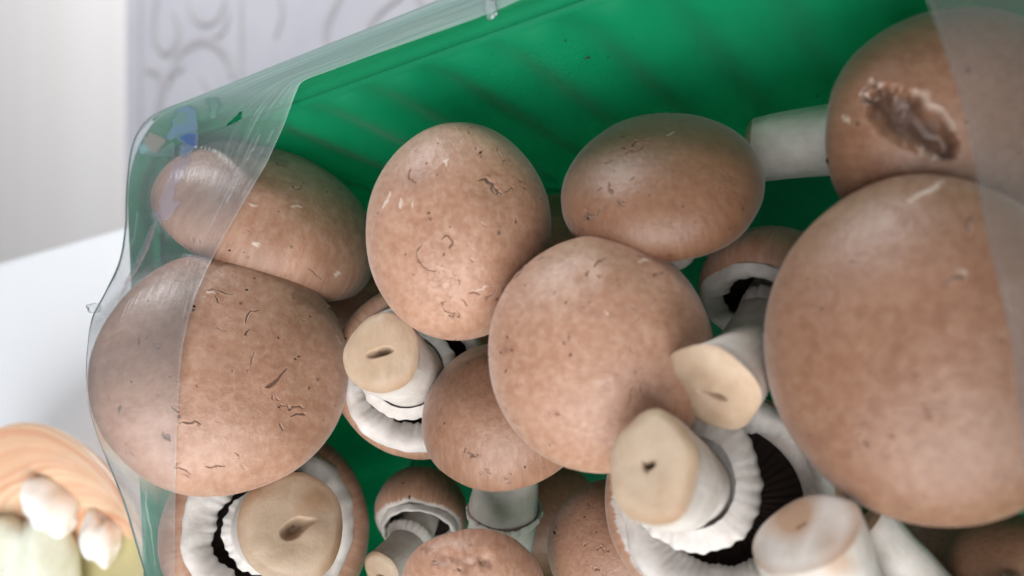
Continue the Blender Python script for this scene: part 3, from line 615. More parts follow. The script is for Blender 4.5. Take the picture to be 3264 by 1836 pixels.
# C: top centre cap
make_mushroom('C', 'upright oval cap in the centre with flaky dark scratches and pale scrapes', (1150, 572), 0.153, (0.02, 0.10, 1), 268, hr=0.80, sx=0.855, sy=1.035, bbox=(922, 290, 1380, 850), seed=35, rough=0.035, skin_end=0.8, nt=420, nd=220, stem=dict(r0=0.36, r=[0.36, 0.34], len=0.8),
    wear=[('crack', 6, [(1100, 608), (1126, 588), (1140, 605), (1140, 620)]), ('crack', 5, [(1055, 625), (1058, 655), (1078, 672), (1098, 682)]), ('crack', 5, [(1060, 612), (1056, 630)]), ('crack', 4, [(1035, 430), (1040, 455), (1050, 462)]), ('crack', 5, [(1245, 365), (1262, 395), (1268, 420)]),
          ('crack', 4, [(1170, 330), (1185, 320), (1195, 315)]), ('crack', 9, [(1200, 455), (1225, 445), (1245, 470), (1262, 490)]), ('crack', 6, [(1262, 478), (1290, 470), (1288, 490)]), ('stain', 24, [(1215, 450), (1240, 430), (1270, 440)]), ('crack', 5, [(1310, 450), (1322, 470)]),
          ('pale', 10, [(980, 480), (968, 510), (960, 530)]), ('pale', 8, [(1018, 495), (1005, 520)]), ('pale', 7, [(1128, 402), (1115, 422)]), ('pale', 6, [(1045, 500), (1030, 530)]), ('pale', 5, [(1185, 735), (1215, 722), (1235, 718)]), ('crack', 4, [(1180, 742), (1210, 732)]),
          ('crack', 5, [(1105, 775), (1125, 785), (1140, 795)]), ('crack', 4, [(1150, 790), (1158, 800)]), ('crack', 4, [(1115, 760), (1118, 778)]), ('crack', 4, [(1165, 760), (1185, 770)]), ('crack', 4, [(1285, 545), (1300, 555)]), ('crack', 4, [(1125, 640), (1118, 650)]), ('crack', 4, [(1080, 540), (1088, 552)]), ('crack', 4, [(1150, 700), (1152, 715)]), ('crack', 5, [(1205, 378), (1209, 384)])],
    tones=[(1060, 440, 60, 0.35), (1280, 480, 130, 0.3), (1330, 640, 130, 0.35)], dents=[(1240, 470, 50, 0.0005), (1125, 610, 40, 0.0004), (1290, 540, 60, 0.0003), (1110, 790, 40, 0.0004)])
# D: cap at the back, seen from the side
make_mushroom('D', 'wide cap with its dome toned dark for shade against the green back wall', (1662, 498), 0.143, (-0.08, 0.80, 0.58), 280, hr=0.66, bbox=(1380, 295, 1940, 652), seed=47, rough=0.035, skin_end=0.70, nt=360, nd=180, tone=1.0, stem=dict(r0=0.36, r=[0.36, 0.34], len=0.9),  # high tone paints the weak light on this cap into its skin
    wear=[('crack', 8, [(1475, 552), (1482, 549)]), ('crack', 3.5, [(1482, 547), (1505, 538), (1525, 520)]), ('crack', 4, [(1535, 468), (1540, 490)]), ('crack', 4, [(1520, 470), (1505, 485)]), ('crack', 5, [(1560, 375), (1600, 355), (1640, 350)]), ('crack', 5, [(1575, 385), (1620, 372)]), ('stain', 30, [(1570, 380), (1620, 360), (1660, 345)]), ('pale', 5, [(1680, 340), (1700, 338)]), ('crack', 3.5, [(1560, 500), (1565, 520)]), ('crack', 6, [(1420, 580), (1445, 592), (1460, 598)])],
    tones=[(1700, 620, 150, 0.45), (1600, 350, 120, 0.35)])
# E: centre front cap
make_mushroom('E', 'smooth round cap at the middle front with a broad pale sheen', (1512, 888), 0.136, (0.03, 0.06, 1), 292, hr=0.78, sx=0.985, sy=1.015, bbox=(1225, 590, 1800, 1185), seed=59, rough=0.030, skin_end=0.85, nt=420, nd=220, stem=dict(r0=0.36, r=[0.36, 0.34], len=0.9),
    wear=[('crack', 6, [(1285, 718), (1300, 690), (1318, 668), (1325, 662)]), ('crack', 4.5, [(1358, 655), (1372, 645)]), ('crack', 5.5, [(1495, 668), (1505, 660), (1528, 653)]), ('crack', 5, [(1605, 640), (1628, 648)]), ('pale', 7, [(1612, 655), (1635, 660)]), ('crack', 5, [(1640, 690), (1660, 680), (1680, 682)]), ('crack', 4.5, [(1470, 700), (1475, 680)]),
          ('crack', 6, [(1395, 1040), (1410, 1046)]), ('crack', 5, [(1380, 1035), (1384, 1042)]), ('crack', 4, [(1375, 1110), (1392, 1118)]), ('crack', 5, [(1260, 885), (1262, 890)]), ('crack', 5, [(1271, 930), (1272, 936)]), ('crack', 4, [(1436, 892), (1440, 893)]), ('crack', 4, [(1355, 770), (1357, 772)]), ('pale', 5, [(1520, 786), (1526, 790)]), ('pale', 4, [(1444, 745), (1450, 746)]), ('crack', 4, [(1305, 965), (1320, 970)]), ('crack', 4, [(1500, 690), (1512, 700)])],
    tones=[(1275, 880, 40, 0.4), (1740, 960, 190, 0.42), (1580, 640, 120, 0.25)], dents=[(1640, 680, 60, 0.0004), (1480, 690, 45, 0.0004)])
# F: cap tucked under E, stem standing downwards
make_mushroom('F', 'fibrous cap with its white stem below, tucked under the smooth middle cap', (1268, 1052), 0.163, (-0.10, 0.62, 0.72), 208, hr=0.95, bbox=(1070, 838, 1460, 1240), seed=61, rough=0.05, tone=0.55, skin_end=0.42, nt=220, nd=110, roll=0.4, margin=(0.10, 0.12),  # tone puts the shade on this cap into its skin colour
    stem=dict(r0=0.40, r=[0.40, 0.40, 0.41, 0.46, 0.45, 0.44], end=(1248, 1450), ez=0.186), veil=dict(inner=0.78, rag=0.03), skirt=dict(t=0.62, w=0.05, tilt=0.1),
    wear=[('crack', 3.5, [(1160, 1125), (1175, 1142), (1190, 1148), (1195, 1140)]), ('crack', 4, [(1205, 1180), (1240, 1195)]), ('crack', 4, [(1265, 1200), (1285, 1215)]), ('stain', 18, [(1180, 900), (1195, 940)])], tones=[(1330, 1090, 140, 0.3), (1150, 960, 80, 0.25)])
# G: big near cap at right
make_mushroom('G', 'biggest nearest cap at the right edge, smooth and out of focus', (2372, 880), 0.112, (-0.06, 0.05, 1), 442, hr=0.60, bbox=(1925, 440, 2810, 1320), seed=71, rough=0.03, skin_end=0.9, nt=260, nd=130, tone=0.80, stem=dict(r0=0.33, r=[0.33, 0.32], len=0.7),  # tone darkens the skin in place of the dimmer light at right
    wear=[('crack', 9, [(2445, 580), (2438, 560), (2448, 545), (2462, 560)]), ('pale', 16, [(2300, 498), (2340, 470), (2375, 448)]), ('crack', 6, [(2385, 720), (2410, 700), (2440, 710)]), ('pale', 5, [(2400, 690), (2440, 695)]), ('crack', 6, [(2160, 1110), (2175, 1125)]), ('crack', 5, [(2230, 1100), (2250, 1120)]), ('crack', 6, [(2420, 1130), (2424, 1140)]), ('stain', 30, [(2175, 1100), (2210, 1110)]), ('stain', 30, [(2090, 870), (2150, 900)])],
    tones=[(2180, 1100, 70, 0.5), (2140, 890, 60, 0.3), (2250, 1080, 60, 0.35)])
# H: torn cap at upper right with stem lying left
make_mushroom('H', 'torn cap with a deep gash at the upper right, stem lying to the left', (2400, 330), 0.123, (0.45, 0.0, 0.85), 312, hr=0.62, seed=83, tone=0.85, rough=0.065, skin_end=0.8, nt=260, nd=130, roll=0.2,  # darker skin tone stands in for the weak light on this side
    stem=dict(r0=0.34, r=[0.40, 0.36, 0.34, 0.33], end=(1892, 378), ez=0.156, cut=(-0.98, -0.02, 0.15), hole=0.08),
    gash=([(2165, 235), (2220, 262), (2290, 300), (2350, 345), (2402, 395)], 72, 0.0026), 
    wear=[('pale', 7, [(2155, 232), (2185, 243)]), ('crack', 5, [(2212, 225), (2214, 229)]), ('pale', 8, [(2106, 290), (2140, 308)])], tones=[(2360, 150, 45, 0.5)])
# I: upturned mushroom, stem toward the camera, between D and G
make_mushroom('I', 'upturned mushroom with tan cut stem pointing down left beside the biggest cap', (1956, 742), 0.147, (0.28, 0.72, -0.55), 205, hr=0.75, seed=91, rough=0.04, skin_end=0.52, nt=220, nd=90, margin=(0.16, 0.26),
    stem=dict(r0=0.36, r=[0.36, 0.36, 0.35, 0.36, 0.39, 0.46, 0.50], end=(1790, 972), ez=0.121, cut=(-0.30, -0.66, 0.69), hole=0.14, holeang=-0.4), veil=dict(out=0.9, inner=0.58, rag=0.04, drop=0.10), skirt=dict(t=0.22, w=0.07, tilt=0.2),
    cuttone=[(1740, 950, 120, 0.30), (1850, 1010, 130, 0.35)], stemtone=[(1900, 860, 90, 0.25)])
# J: upturned mushroom front right
make_mushroom('J', 'upturned mushroom with frilled white ring and pale oval cut stem at front right', (1835, 1232), 0.139, (0.15, -0.03, -0.98), 300, hr=0.55, bbox=(1535, 985, 2150, 1560), seed=103, rough=0.035, skin_end=0.45, nt=240, nd=70, margin=(0.17, 0.24),
    stem=dict(r0=0.36, off=(-0.20, -0.12), r=[0.32, 0.33, 0.33, 0.33, 0.335, 0.33], flat=1.2, end=(1640, 1168), ez=0.111, cut=(-0.35, 0.10, 0.93), hole=0.10, holeang=1.2), veil=dict(inner=0.56, rag=0.045, drop=0.08, lobes=[(-0.45, 0.75, 0.17)]),
    skirt=dict(t=0.34, w=0.21, tilt=0.1, rag=0.05, lobes=[(0.9, 0.6, 0.12)]), stemtone=[(1720, 1075, 60, 0.25)], cutwear=[('crack', 5, [(1628, 1165), (1636, 1180), (1640, 1195)])])
# K: sawn stem at the bottom right
make_mushroom('K', 'thick white stem with tan patches cut off by the bottom edge', (2150, 1640), 0.130, (0.15, -0.40, -0.90), 300, hr=0.5, seed=113, rough=0.04, skin_end=0.4, nt=140, nd=50,
    stem=dict(r0=0.40, r=[0.36, 0.38, 0.41, 0.42, 0.40], end=(2030, 1332), ez=0.112, cut=(-0.45, 0.62, 0.64), hole=0.05), cutmat=M_STEM, cuttone=[(2010, 1318, 85, 0.8), (2100, 1370, 70, 0.5)], stemtone=[(2110, 1420, 60, 0.6)])
# L: small cap between F stem and J
make_mushroom('L', 'small brown cap wedged left of the pale oval cut stem', (1560, 1385), 0.160, (-0.20, 0.10, 1), 186, hr=0.8, bbox=(1375, 1205, 1720, 1560), seed=127, rough=0.04, skin_end=0.85, nt=180, nd=90, tone=0.40, stem=dict(r0=0.36, r=[0.36, 0.34], len=0.9),
    wear=[('crack', 6, [(1398, 1340), (1405, 1320)]), ('crack', 4, [(1500, 1370), (1515, 1385), (1535, 1390)]), ('crack', 4, [(1490, 1420), (1510, 1425)])])
# M: big upturned mushroom front left
make_mushroom('M', 'upturned mushroom with ragged dark gills and tan cut stem below the largest cap', (672, 1338), 0.190, (-0.02, -0.05, -1), 282, hr=0.55, bbox=(390, 1080, 945, 1600), seed=131, rough=0.035, skin_end=0.85, nt=240, nd=70, margin=(0.20, 0.26),
    stem=dict(r0=0.36, r=[0.34, 0.35, 0.37, 0.41, 0.44], end=(742, 1322), ez=0.1625, cut=(0.05, 0.12, 0.97), hole=0.16, holeang=0.9), veil=dict(out=1.0, inner=0.53, rag=0.045, drop=0.06), skirt=dict(t=0.40, w=0.07, rag=0.04, tilt=0.2),
    cuttone=[(800, 1245, 75, 0.7), (690, 1245, 60, 0.30), (745, 1330, 90, 0.25)])
# N: upturned mushroom between A, C and F
make_mushroom('N', 'small upturned mushroom between three caps, stem sawn with a slit', (1052, 950), 0.178, (0.16, -0.06, -0.98), 224, hr=0.6, seed=139, rough=0.05, skin_end=0.80, nt=220, nd=80, margin=(0.18, 0.28),
    stem=dict(r0=0.42, r=[0.36, 0.36, 0.36, 0.37, 0.375], end=(956, 884), ez=0.1495, cut=(-0.30, 0.10, 0.94), hole=0.15, holeang=0.6, grain=16.0), veil=dict(out=1.05, inner=0.52, rag=0.045, drop=0.06, lobes=[(-1.6, 0.9, 0.30), (0.75, 0.6, 0.12)]), skirt=dict(t=0.36, w=0.17, rag=0.03, tilt=0.1), cuttone=[(940, 880, 150, 0.28)])
# O: little mushroom near the tray floor
make_mushroom('O', 'little mushroom deep in the gap beside the white stem, gills showing', (1062, 1290), 0.197, (0.10, 0.66, -0.45), 118, hr=0.9, seed=149, rough=0.05, skin_end=0.32, nt=160, nd=70, margin=(0.18, 0.36),
    stem=dict(r0=0.40, r=[0.40, 0.40, 0.45], end=(960, 1440), ez=0.180), veil=dict(out=1.0, inner=0.70, rag=0.05, drop=0.16), skirt=dict(t=0.5, w=0.14))
# P: brown lumpy cap cut by the bottom edge
make_mushroom('P', 'brown lumpy cap with pale torn rim at the bottom edge centre', (1190, 1462), 0.152, (0.02, -0.62, 0.75), 205, hr=0.62, bbox=(985, 1350, 1400, 1620), seed=157, rough=0.05, skin_end=0.22, nt=200, nd=100, margin=(0.12, 0.14), stem=dict(r0=0.36, r=[0.36, 0.34], len=0.9),
    wear=[('crack', 6, [(1085, 1415), (1095, 1430)]), ('crack', 5, [(1140, 1420), (1160, 1432)]), ('stain', 30, [(1130, 1405), (1180, 1410), (1230, 1425)]), ('stain', 22, [(1050, 1380), (1090, 1385)])], dents=[(1120, 1400, 25, 0.001), (1180, 1425, 25, 0.001), (1220, 1410, 25, 0.001)])
# Q, R: dim mushrooms under the dark-tinted film at the lower right corner
make_mushroom('Q', 'dim mushroom in the lower right corner with its stem under the biggest cap', (2420, 1560), 0.125, (0.5, -0.6, -0.3), 190, hr=0.7, seed=163, rough=0.05, skin_end=0.6, nt=140, nd=60,
    stem=dict(r0=0.34, r=[0.34, 0.34, 0.34], end=(2190, 1310), ez=0.128, cut=(-0.7, 0.6, 0.3)))

# lower layer: filler caps added to block light, toned dark for shaded gaps
for k_, lab, c_, zt, ax, rp in (
    ('S1', 'added filler cap toned dark for shade, deep in the gap between the cap on its side and the oval cap', (925, 765), 0.212, (0.1, 0.3, 1), 140),
    ('S2', 'added filler cap toned dark for shade, deep in the gap between oval, wide and smooth caps', (1395, 640), 0.182, (0, 0.2, 1), 150),
    ('S3', 'added filler cap toned dark for shade, at the bottom of the gap right of the white standing stem', (1415, 1300), 0.212, (0, 0.1, 1), 160),
    ('S4', 'added filler cap toned dark for shade, deep in the gap under the white lying stem', (2005, 520), 0.190, (0.1, 0.1, 1), 130),
    ('S5', 'added filler cap toned dark for shade, deep between the oval cap and the fibrous cap', (1170, 880), 0.200, (0, 0.1, 1), 130),
    ('S6', 'added filler cap toned dim for shade, at the bottom right between the white stem and the biggest cap', (2330, 1390), 0.150, (0, 0.2, 1), 170),
    ('S7', 'added filler cap toned dim for shade, in the lower right corner below the hazy film', (2545, 1440), 0.126, (0, 0.1, 1), 150)):
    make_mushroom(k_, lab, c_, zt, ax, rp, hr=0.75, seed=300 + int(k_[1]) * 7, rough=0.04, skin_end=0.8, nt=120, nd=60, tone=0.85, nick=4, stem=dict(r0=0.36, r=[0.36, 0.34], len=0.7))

# ------------------------------------------------------------------ cling film
allP, allF, off = [], [], 0
for k, (P, F) in ALLBVH.items(): allP.append(P); allF.append(F + off); off += len(P)
allP = np.vstack(allP); allF = np.vstack(allF)
BVH = BVHTree.FromPolygons([tuple(p) for p in allP], [tuple(int(i) for i in f) for f in allF])
def cap_depth(u, v):
    d = _c2w(_ray(u, v)); ln = np.linalg.norm(d); hit = BVH.ray_cast(Vector(CAM), Vector(d / ln))
    return hit[3] / ln if hit[0] is not None else None
def resample(pts, n):
    pts = np.asarray(pts, float); d = np.r_[0, np.cumsum(np.linalg.norm(np.diff(pts[:, :2], axis=0), axis=1))]; t = np.linspace(0, d[-1], n)
    return np.stack([np.interp(t, d, pts[:, k]) for k in range(pts.shape[1])], 1)
def rimz(u, v, z=RIM_Z + 0.0006):
    d = _ray(u, v); return (CAM_H - z) / (d @ n_)
def inpoly(u, v, poly):
    ins = np.zeros(u.shape, bool); k = len(poly)
    for i in range(k):
        x0, y0 = poly[i]; x1, y1 = poly[(i + 1) % k]
        c = ((y0 > v) != (y1 > v)) & (u < (x1 - x0) * (v - y0) / (y1 - y0 + 1e-9) + x0); ins ^= c
    return ins
film_root = empty('cling_film', (0.0, -0.03, RIM_Z)); tag(film_root, 'clear printed plastic film torn open over the left rim and caps', 'film')
# matching stations along the outer and the torn inner edge: (outer u, v, depth or None = rim level) / (inner u, v)
ST = [((1700, -122), None, (1720, -30)), ((1560, -66), None, (1560, 42)), ((1394, 0), None, (1330, 125)), ((1200, 78), None, (1180, 178)), ((1000, 158), None, (1050, 226)), ((800, 238), None, (968, 258)), ((640, 302), None, (945, 292)),
      ((507, 355), None, (925, 345)), ((452, 400), None, (905, 400)), ((420, 465), None, (880, 455)), ((405, 560), None, (850, 520)), ((400, 640), None, (822, 568)), ((398, 720), None, (775, 650)), ((380, 830), 0.186, (715, 755)), ((335, 930), 0.178, (660, 860)),
      ((294, 1010), 0.176, (612, 980)), ((279, 1100), 0.175, (585, 1090)), ((274, 1190), 0.175, (572, 1200)), ((282, 1290), 0.175, (567, 1300)), ((310, 1390), 0.176, (562, 1420)), ((345, 1480), 0.177, (560, 1520)), ((392, 1600), 0.178, (558, 1640)), ((440, 1760), 0.1805, (557, 1760)), ((480, 1890), 0.182, (556, 1900))]
O_, I_ = [], []
for (ou, ov), oz, (iu, iv) in ST:
    O_.append((ou, ov, oz if oz else rimz(ou, ov)))
    zc = cap_depth(iu, iv); zr = rimz(iu, iv)
    I_.append((iu, iv, min(zr, (zc - 0.0008) if zc else 9)))
tt_ = np.linspace(0, len(ST) - 1, 520); idx = np.arange(len(ST))
def chan(A, k): return np.array([np.interp(t, idx, [a[k] for a in A]) for t in tt_])
from math import sin
Oc = spline(np.array([o for o in O_]), 520); Ic = spline(np.array([o for o in I_]), 520)
NTm = 90; ks = np.linspace(0, 1, NTm) ** 1.0
UU = Oc[:, None, 0] * (1 - ks) + Ic[:, None, 0] * ks; VV = Oc[:, None, 1] * (1 - ks) + Ic[:, None, 1] * ks
ZZ = 1.0 / (1.0 / Oc[:, None, 2] * (1 - ks) + 1.0 / Ic[:, None, 2] * ks)
LIM = np.full(UU.shape, 9.0)
for i in range(UU.shape[0]):
    for j in range(UU.shape[1]):
        zc = cap_depth(UU[i, j], VV[i, j])
        if zc: LIM[i, j] = zc - 0.0007
ZZ = np.minimum(ZZ, LIM)
for _ in range(60):            # stretch: smooth, but never sink into a cap
    Zs = ZZ.copy(); Zs[1:-1, 1:-1] = 0.25 * (ZZ[2:, 1:-1] + ZZ[:-2, 1:-1] + ZZ[1:-1, 2:] + ZZ[1:-1, :-2]); Zs[1:-1, -1] = 0.5 * Zs[1:-1, -2] + 0.25 * (ZZ[2:, -1] + ZZ[:-2, -1]); ZZ = np.minimum(Zs, LIM)
PW = np.array([[W(UU[i, j], VV[i, j], ZZ[i, j]) for j in range(NTm)] for i in range(520)])
skirt_rows = []
for k, (dz, inn) in enumerate(((0.010, 0.0015), (0.004, 0.0006), (0.001, 0.0))):
    q = PW[:, 0].copy(); q[:, 2] -= dz; away = PW[:, 0] - np.array([TL / 2, -TW / 2, 0]); away[:, 2] = 0; away /= np.linalg.norm(away, axis=1)[:, None]; q -= away * inn; skirt_rows.append(q)
G = np.concatenate([np.stack(skirt_rows, 1), PW], 1); NCm = G.shape[1]
Uf, Vf, Df = PIX(G.reshape(-1, 3)); jj = np.tile(np.r_[[-0.05, -0.03, -0.01], ks], 520); ii = np.repeat(np.linspace(0, 1, 520), NCm)
ink_glint = np.zeros((len(Uf), 4), np.float32)
nzf = Noise(5); wob = 6 * nzf(G.reshape(-1, 3) * 60, 1.0) + 5 * nzf(G.reshape(-1, 3) * 220, 1.0); wob2 = 6 * Noise(6)(G.reshape(-1, 3) * 60, 1.0) + 5 * Noise(8)(G.reshape(-1, 3) * 220, 1.0)
def paint(poly, col, a, soft=True):
    global ink_glint
    m = inpoly(Uf + wob, Vf + wob2, poly); ink_glint[m, :3] = col; ink_glint[m, 3] = a
def Z3(p): return [(380 + x / 4.14, 300 + y / 4.14) for x, y in p]
paint(Z3([(1130, 60), (1330, 60), (1290, 330), (1190, 330)]), (0.06, 0.22, 0.19), 0.55)
paint(Z3([(760, 170), (880, 150), (960, 220), (1000, 330), (1000, 470), (860, 540), (720, 590), (650, 600), (600, 520), (720, 420), (740, 300)]), (0.06, 0.21, 0.50), 0.62)
paint(Z3([(770, 240), (880, 250), (900, 400), (760, 440)]), (0.06, 0.24, 0.25), 0.55)
paint(Z3([(800, 580), (1005, 480), (1005, 690), (900, 720), (820, 640)]), (0.015, 0.09, 0.36), 0.85)
paint(Z3([(790, 680), (900, 700), (1000, 690), (960, 750), (780, 830)]), (0.06, 0.17, 0.40), 0.7)
paint(Z3([(360, 520), (430, 490), (560, 560), (600, 620), (430, 780), (360, 810)]), (0.60, 0.27, 0.26), 0.50)
paint(Z3([(270, 740), (350, 560), (365, 800), (290, 850)]), (0.25, 0.56, 0.70), 0.60)
paint(Z3([(255, 900), (400, 800), (600, 680), (720, 620), (720, 680), (560, 800), (420, 850), (270, 915)]), (0.03, 0.14, 0.13), 0.6)
paint(Z3([(520, 810), (720, 660), (700, 900), (660, 800)]), (0.02, 0.11, 0.10), 0.7)
paint(Z3([(980, 750), (900, 960), (780, 1250), (700, 1449), (480, 1449), (590, 1130), (690, 900), (790, 830)]), (0.36, 0.25, 0.45), 0.45)
paint([(588, 640), (575, 650), (520, 720), (480, 700), (500, 640)], (0.36, 0.25, 0.45), 0.45)
def paint_line(pts, w, col, a):
    m = polyline_dist(Uf, Vf, pts)[0] < w; ink_glint[m, :3] = col; ink_glint[m, 3] = a
paint_line([(496, 716), (470, 790), (440, 850), (400, 915), (378, 960)], 5, (0.62, 0.20, 0.24), 0.6)
paint_line([(485, 718), (455, 790), (425, 850), (398, 905)], 4, (0.02, 0.06, 0.06), 0.75)
for pts_ in ([(905, 330), (862, 430), (795, 560)], [(872, 345), (805, 480), (742, 600), (705, 690)], [(830, 440), (745, 590), (690, 700)], [(1080, 205), (1300, 108), (1500, 33)], [(1110, 216), (1330, 116), (1540, 36)], [(1150, 170), (1330, 92), (1450, 45)], [(560, 1330), (559, 1500), (557, 1600)], [(450, 1480), (470, 1640), (500, 1836)], [(640, 800), (600, 940), (575, 1080)], [(430, 560), (440, 650), (425, 760), (390, 850)]):
    dd_, tq = polyline_dist(Uf + wob * 0.4, Vf, pts_); m_ = dd_ < 3.2 * np.sin(np.clip(tq, 0.05, 0.95) * 3.14) + 0.8; ink_glint[m_, :3] = (0.80, 0.84, 0.86); ink_glint[m_, 3] = np.maximum(ink_glint[m_, 3], 0.42)  # bright crease highlights painted as pale strokes into the film colour
ib = ink_glint.reshape(520, NCm, 4).copy(); ib[..., :3] *= ib[..., 3:]
for _ in range(3):             # the print bleeds a little
    ib[1:-1, 1:-1] = (ib[1:-1, 1:-1] * 2 + ib[2:, 1:-1] + ib[:-2, 1:-1] + ib[1:-1, 2:] + ib[1:-1, :-2]) / 6.0
ib[..., :3] /= ib[..., 3:] + 1e-5; ink_glint = ib.reshape(-1, 4)
strk = np.clip(1 - np.abs(jj - 0.78) / 0.25, 0, 1) * np.clip((0.62 - ii) / 0.1, 0, 1) + 0.9 * np.clip((0.30 - ii) / 0.08, 0, 1) + np.clip((ii - 0.85) / 0.05, 0, 1) * np.clip(1 - jj / 0.5, 0, 1)
strk = np.clip(strk, 0.05, 1); edge = 0.55 * np.clip((0.34 - ii) / 0.08, 0, 1) + 0.25 * np.clip((0.5 - ii) / 0.1, 0, 1) * np.clip(0.4 - jj, 0, 0.4) / 0.4 + np.clip((jj - 0.985) / 0.015, 0, 1) * 0.5 + np.clip(0.02 - np.abs(jj), 0, 0.02) / 0.02 * 0.4
fibf = np.stack([jj * 34 + ii * 6, ii * 7, np.zeros_like(ii)], -1)
F = grid_faces(520, NCm, False, False)
fu, fv = Uf[F].mean(1), Vf[F].mean(1)
hole = inpoly(fu, fv, Z3([(1405, 412), (1440, 375), (1500, 330), (1625, 205), (1615, 325), (1560, 360), (1430, 415)]))
film = mesh_obj('film_sheet', G.reshape(-1, 3), F[~hole], M_FILM, film_root, dict(ink_glint=ink_glint, streak=strk, edge=edge, fib=fibf))
# crumpled weld knob on the left edge
def blob(name, cpos, r, seed, mat, parent, sq=(1, 1, 1), n=18, m=26, rough=0.2, attrs=None):
    ph = np.linspace(0.02, math.pi - 0.02, n); th = np.linspace(0, 2 * math.pi, m, endpoint=False)
    Q = np.stack([np.outer(np.sin(ph), np.cos(th)), np.outer(np.sin(ph), np.sin(th)), np.repeat(np.cos(ph)[:, None], m, 1)], -1).reshape(-1, 3)
    nb = Noise(seed); Q = Q * (1 + rough * nb(Q, 0.35) + rough * 0.4 * nb(Q, 1.0))[:, None] * np.array(sq) * r + cpos
    at = {k: np.zeros(len(Q)) for k in ('wear', 'tone', 'streak', 'edge')}; at['ink_glint'] = np.zeros((len(Q), 4)); at['fib'] = Q * 300
    return mesh_obj(name, Q, grid_faces(n, m, True, False), mat, parent, at)
blob('film_knob', W(303, 985, 0.175), 0.0011, 9, M_FILM, film_root, (0.7, 0.8, 1.4), rough=0.35)
blob('film_knob', W(1563, 26, rimz(1563, 30) - 0.0008), 0.0016, 12, M_FILM, film_root, (0.7, 1.2, 0.7), rough=0.3)

# right hand film: close to the lens, spanning to the right rim
film2 = empty('cling_film', (TL - 0.02, -0.03, RIM_Z)); tag(film2, 'hazy plastic film, tinted grey for shade, over the right end of the tray', 'film')
ed = spline(np.array([(s(2290), s(-120)), (s(2332), s(0)), (s(2385), s(150)), (s(2425), s(280)), (s(2455), s(420)), (s(2478), s(560)), (s(2515), s(720)), (s(2545), s(860)), (s(2562), s(1000)), (s(2580), s(1200)), (s(2600), s(1500))]), 160)
rowsF = []
for (u, v) in ed:
    z0 = RIM_Z + 0.0085 - 0.004 * abs(v - 900) / 900
    p = WZ(u, v, z0); q = np.array([TL + 0.0005, p[1] - 0.004, RIM_Z + 0.0008])
    rowsF.append([p * (1 - k) + q * k + np.array([0, 0, 0.0022 * math.sin(k * 3.14) + 0.0004 * math.sin(k * 25 + v * 0.01)]) for k in np.linspace(0, 1, 50)])
G2 = np.array(rowsF); j2 = np.tile(np.linspace(0, 1, 50), 160); i2 = np.repeat(np.linspace(0, 1, 160), 50)
mesh_obj('film_sheet', G2.reshape(-1, 3), grid_faces(160, 50, False, True), M_FILM2, film2, dict(ink_glint=np.zeros((len(j2), 4)), streak=np.clip(0.3 - j2, 0, 1) * 2, edge=np.clip((0.02 - j2) / 0.02, 0, 1) * 0.6, fib=np.stack([j2 * 60 + i2 * 3, i2 * 3, np.ones_like(i2)], -1)))

# ------------------------------------------------------------------ bowl with peeled pieces, at the lower left
def bowl_material():
    m, nt, out = new_mat('orange_striped_glaze'); tc = N(nt, 'ShaderNodeTexCoord')
    sp = N(nt, 'ShaderNodeSeparateXYZ'); L(nt, tc.outputs['Object'], sp.inputs[0])
    r = mth(nt, 'SQRT', mth(nt, 'ADD', mth(nt, 'POWER', sp.outputs[0], 2.0), mth(nt, 'POWER', sp.outputs[1], 2.0)))
    wobn = noise(nt, tc.outputs['Object'], 14, 3); rr = mth(nt, 'ADD', r, mth(nt, 'MULTIPLY', wobn, 0.012))
    cx = N(nt, 'ShaderNodeCombineXYZ'); L(nt, mth(nt, 'MULTIPLY', rr, 60.0), cx.inputs[0])
    st = noise(nt, cx.outputs[0], 3.0, 3, 0.7)
    c = mixc(nt, ramp(nt, st, [(0.36, 0.0), (0.5, 0.6), (0.62, 1.0)]), (0.58, 0.25, 0.135), (0.74, 0.57, 0.39))
    c = mixc(nt, ramp(nt, noise(nt, cx.outputs[0], 5.5, 2), [(0.5, 0.0), (0.62, 0.8)]), c, (0.68, 0.40, 0.28))
    inner = ramp(nt, mth(nt, 'MULTIPLY', r, 10.0), [(0.415, 1.0), (0.43, 0.0)])
    c = mixc(nt, inner, c, (0.50, 0.45, 0.24))
    b = N(nt, 'ShaderNodeBsdfPrincipled'); L(nt, c, b.inputs['Base Color']); b.inputs['Roughness'].default_value = 0.25; L(nt, b.outputs[0], out.inputs[0]); return m
BZ = 0.046; b_top = WZ(190, 1396, BZ); 
BR = 0.088
bc = WZ(170, 1396, BZ) + 0; cdir = WZ(60, 1836, BZ) - WZ(170, 1396, BZ); cdir /= np.linalg.norm(cdir); BC = WZ(170, 1396, BZ) + cdir * BR; BC[2] = 0.0
BC = np.array([BC[0], BC[1], 0.0]); BC[:2] += (WZ(270, 1440, BZ) - WZ(170, 1396, BZ))[:2]
bowl = empty('striped_bowl', BC); tag(bowl, 'orange and cream striped bowl of peelings on the white table, out of focus', 'bowl')
prof = [(0.002, 0.009), (0.030, 0.009), (0.0405, 0.0105), (0.052, 0.018), (0.068, 0.031), (0.080, 0.042), (0.0865, 0.0462), (0.088, 0.0455), (0.0875, 0.043), (0.078, 0.033), (0.06, 0.018), (0.045, 0.006), (0.042, 0.0004), (0.036, 0.0004), (0.034, 0.004), (0.002, 0.004)]
pr = spline(np.array(prof), 90); tb = np.linspace(0, 2 * math.pi, 128, endpoint=False)
V = np.stack([np.outer(pr[:, 0], np.cos(tb)), np.outer(pr[:, 0], np.sin(tb)), np.repeat(pr[:, 1][:, None], 128, 1)], -1).reshape(-1, 3) + BC
mesh_obj('bowl_shell', V, grid_faces(90, 128, True, True), bowl_material(), bowl)
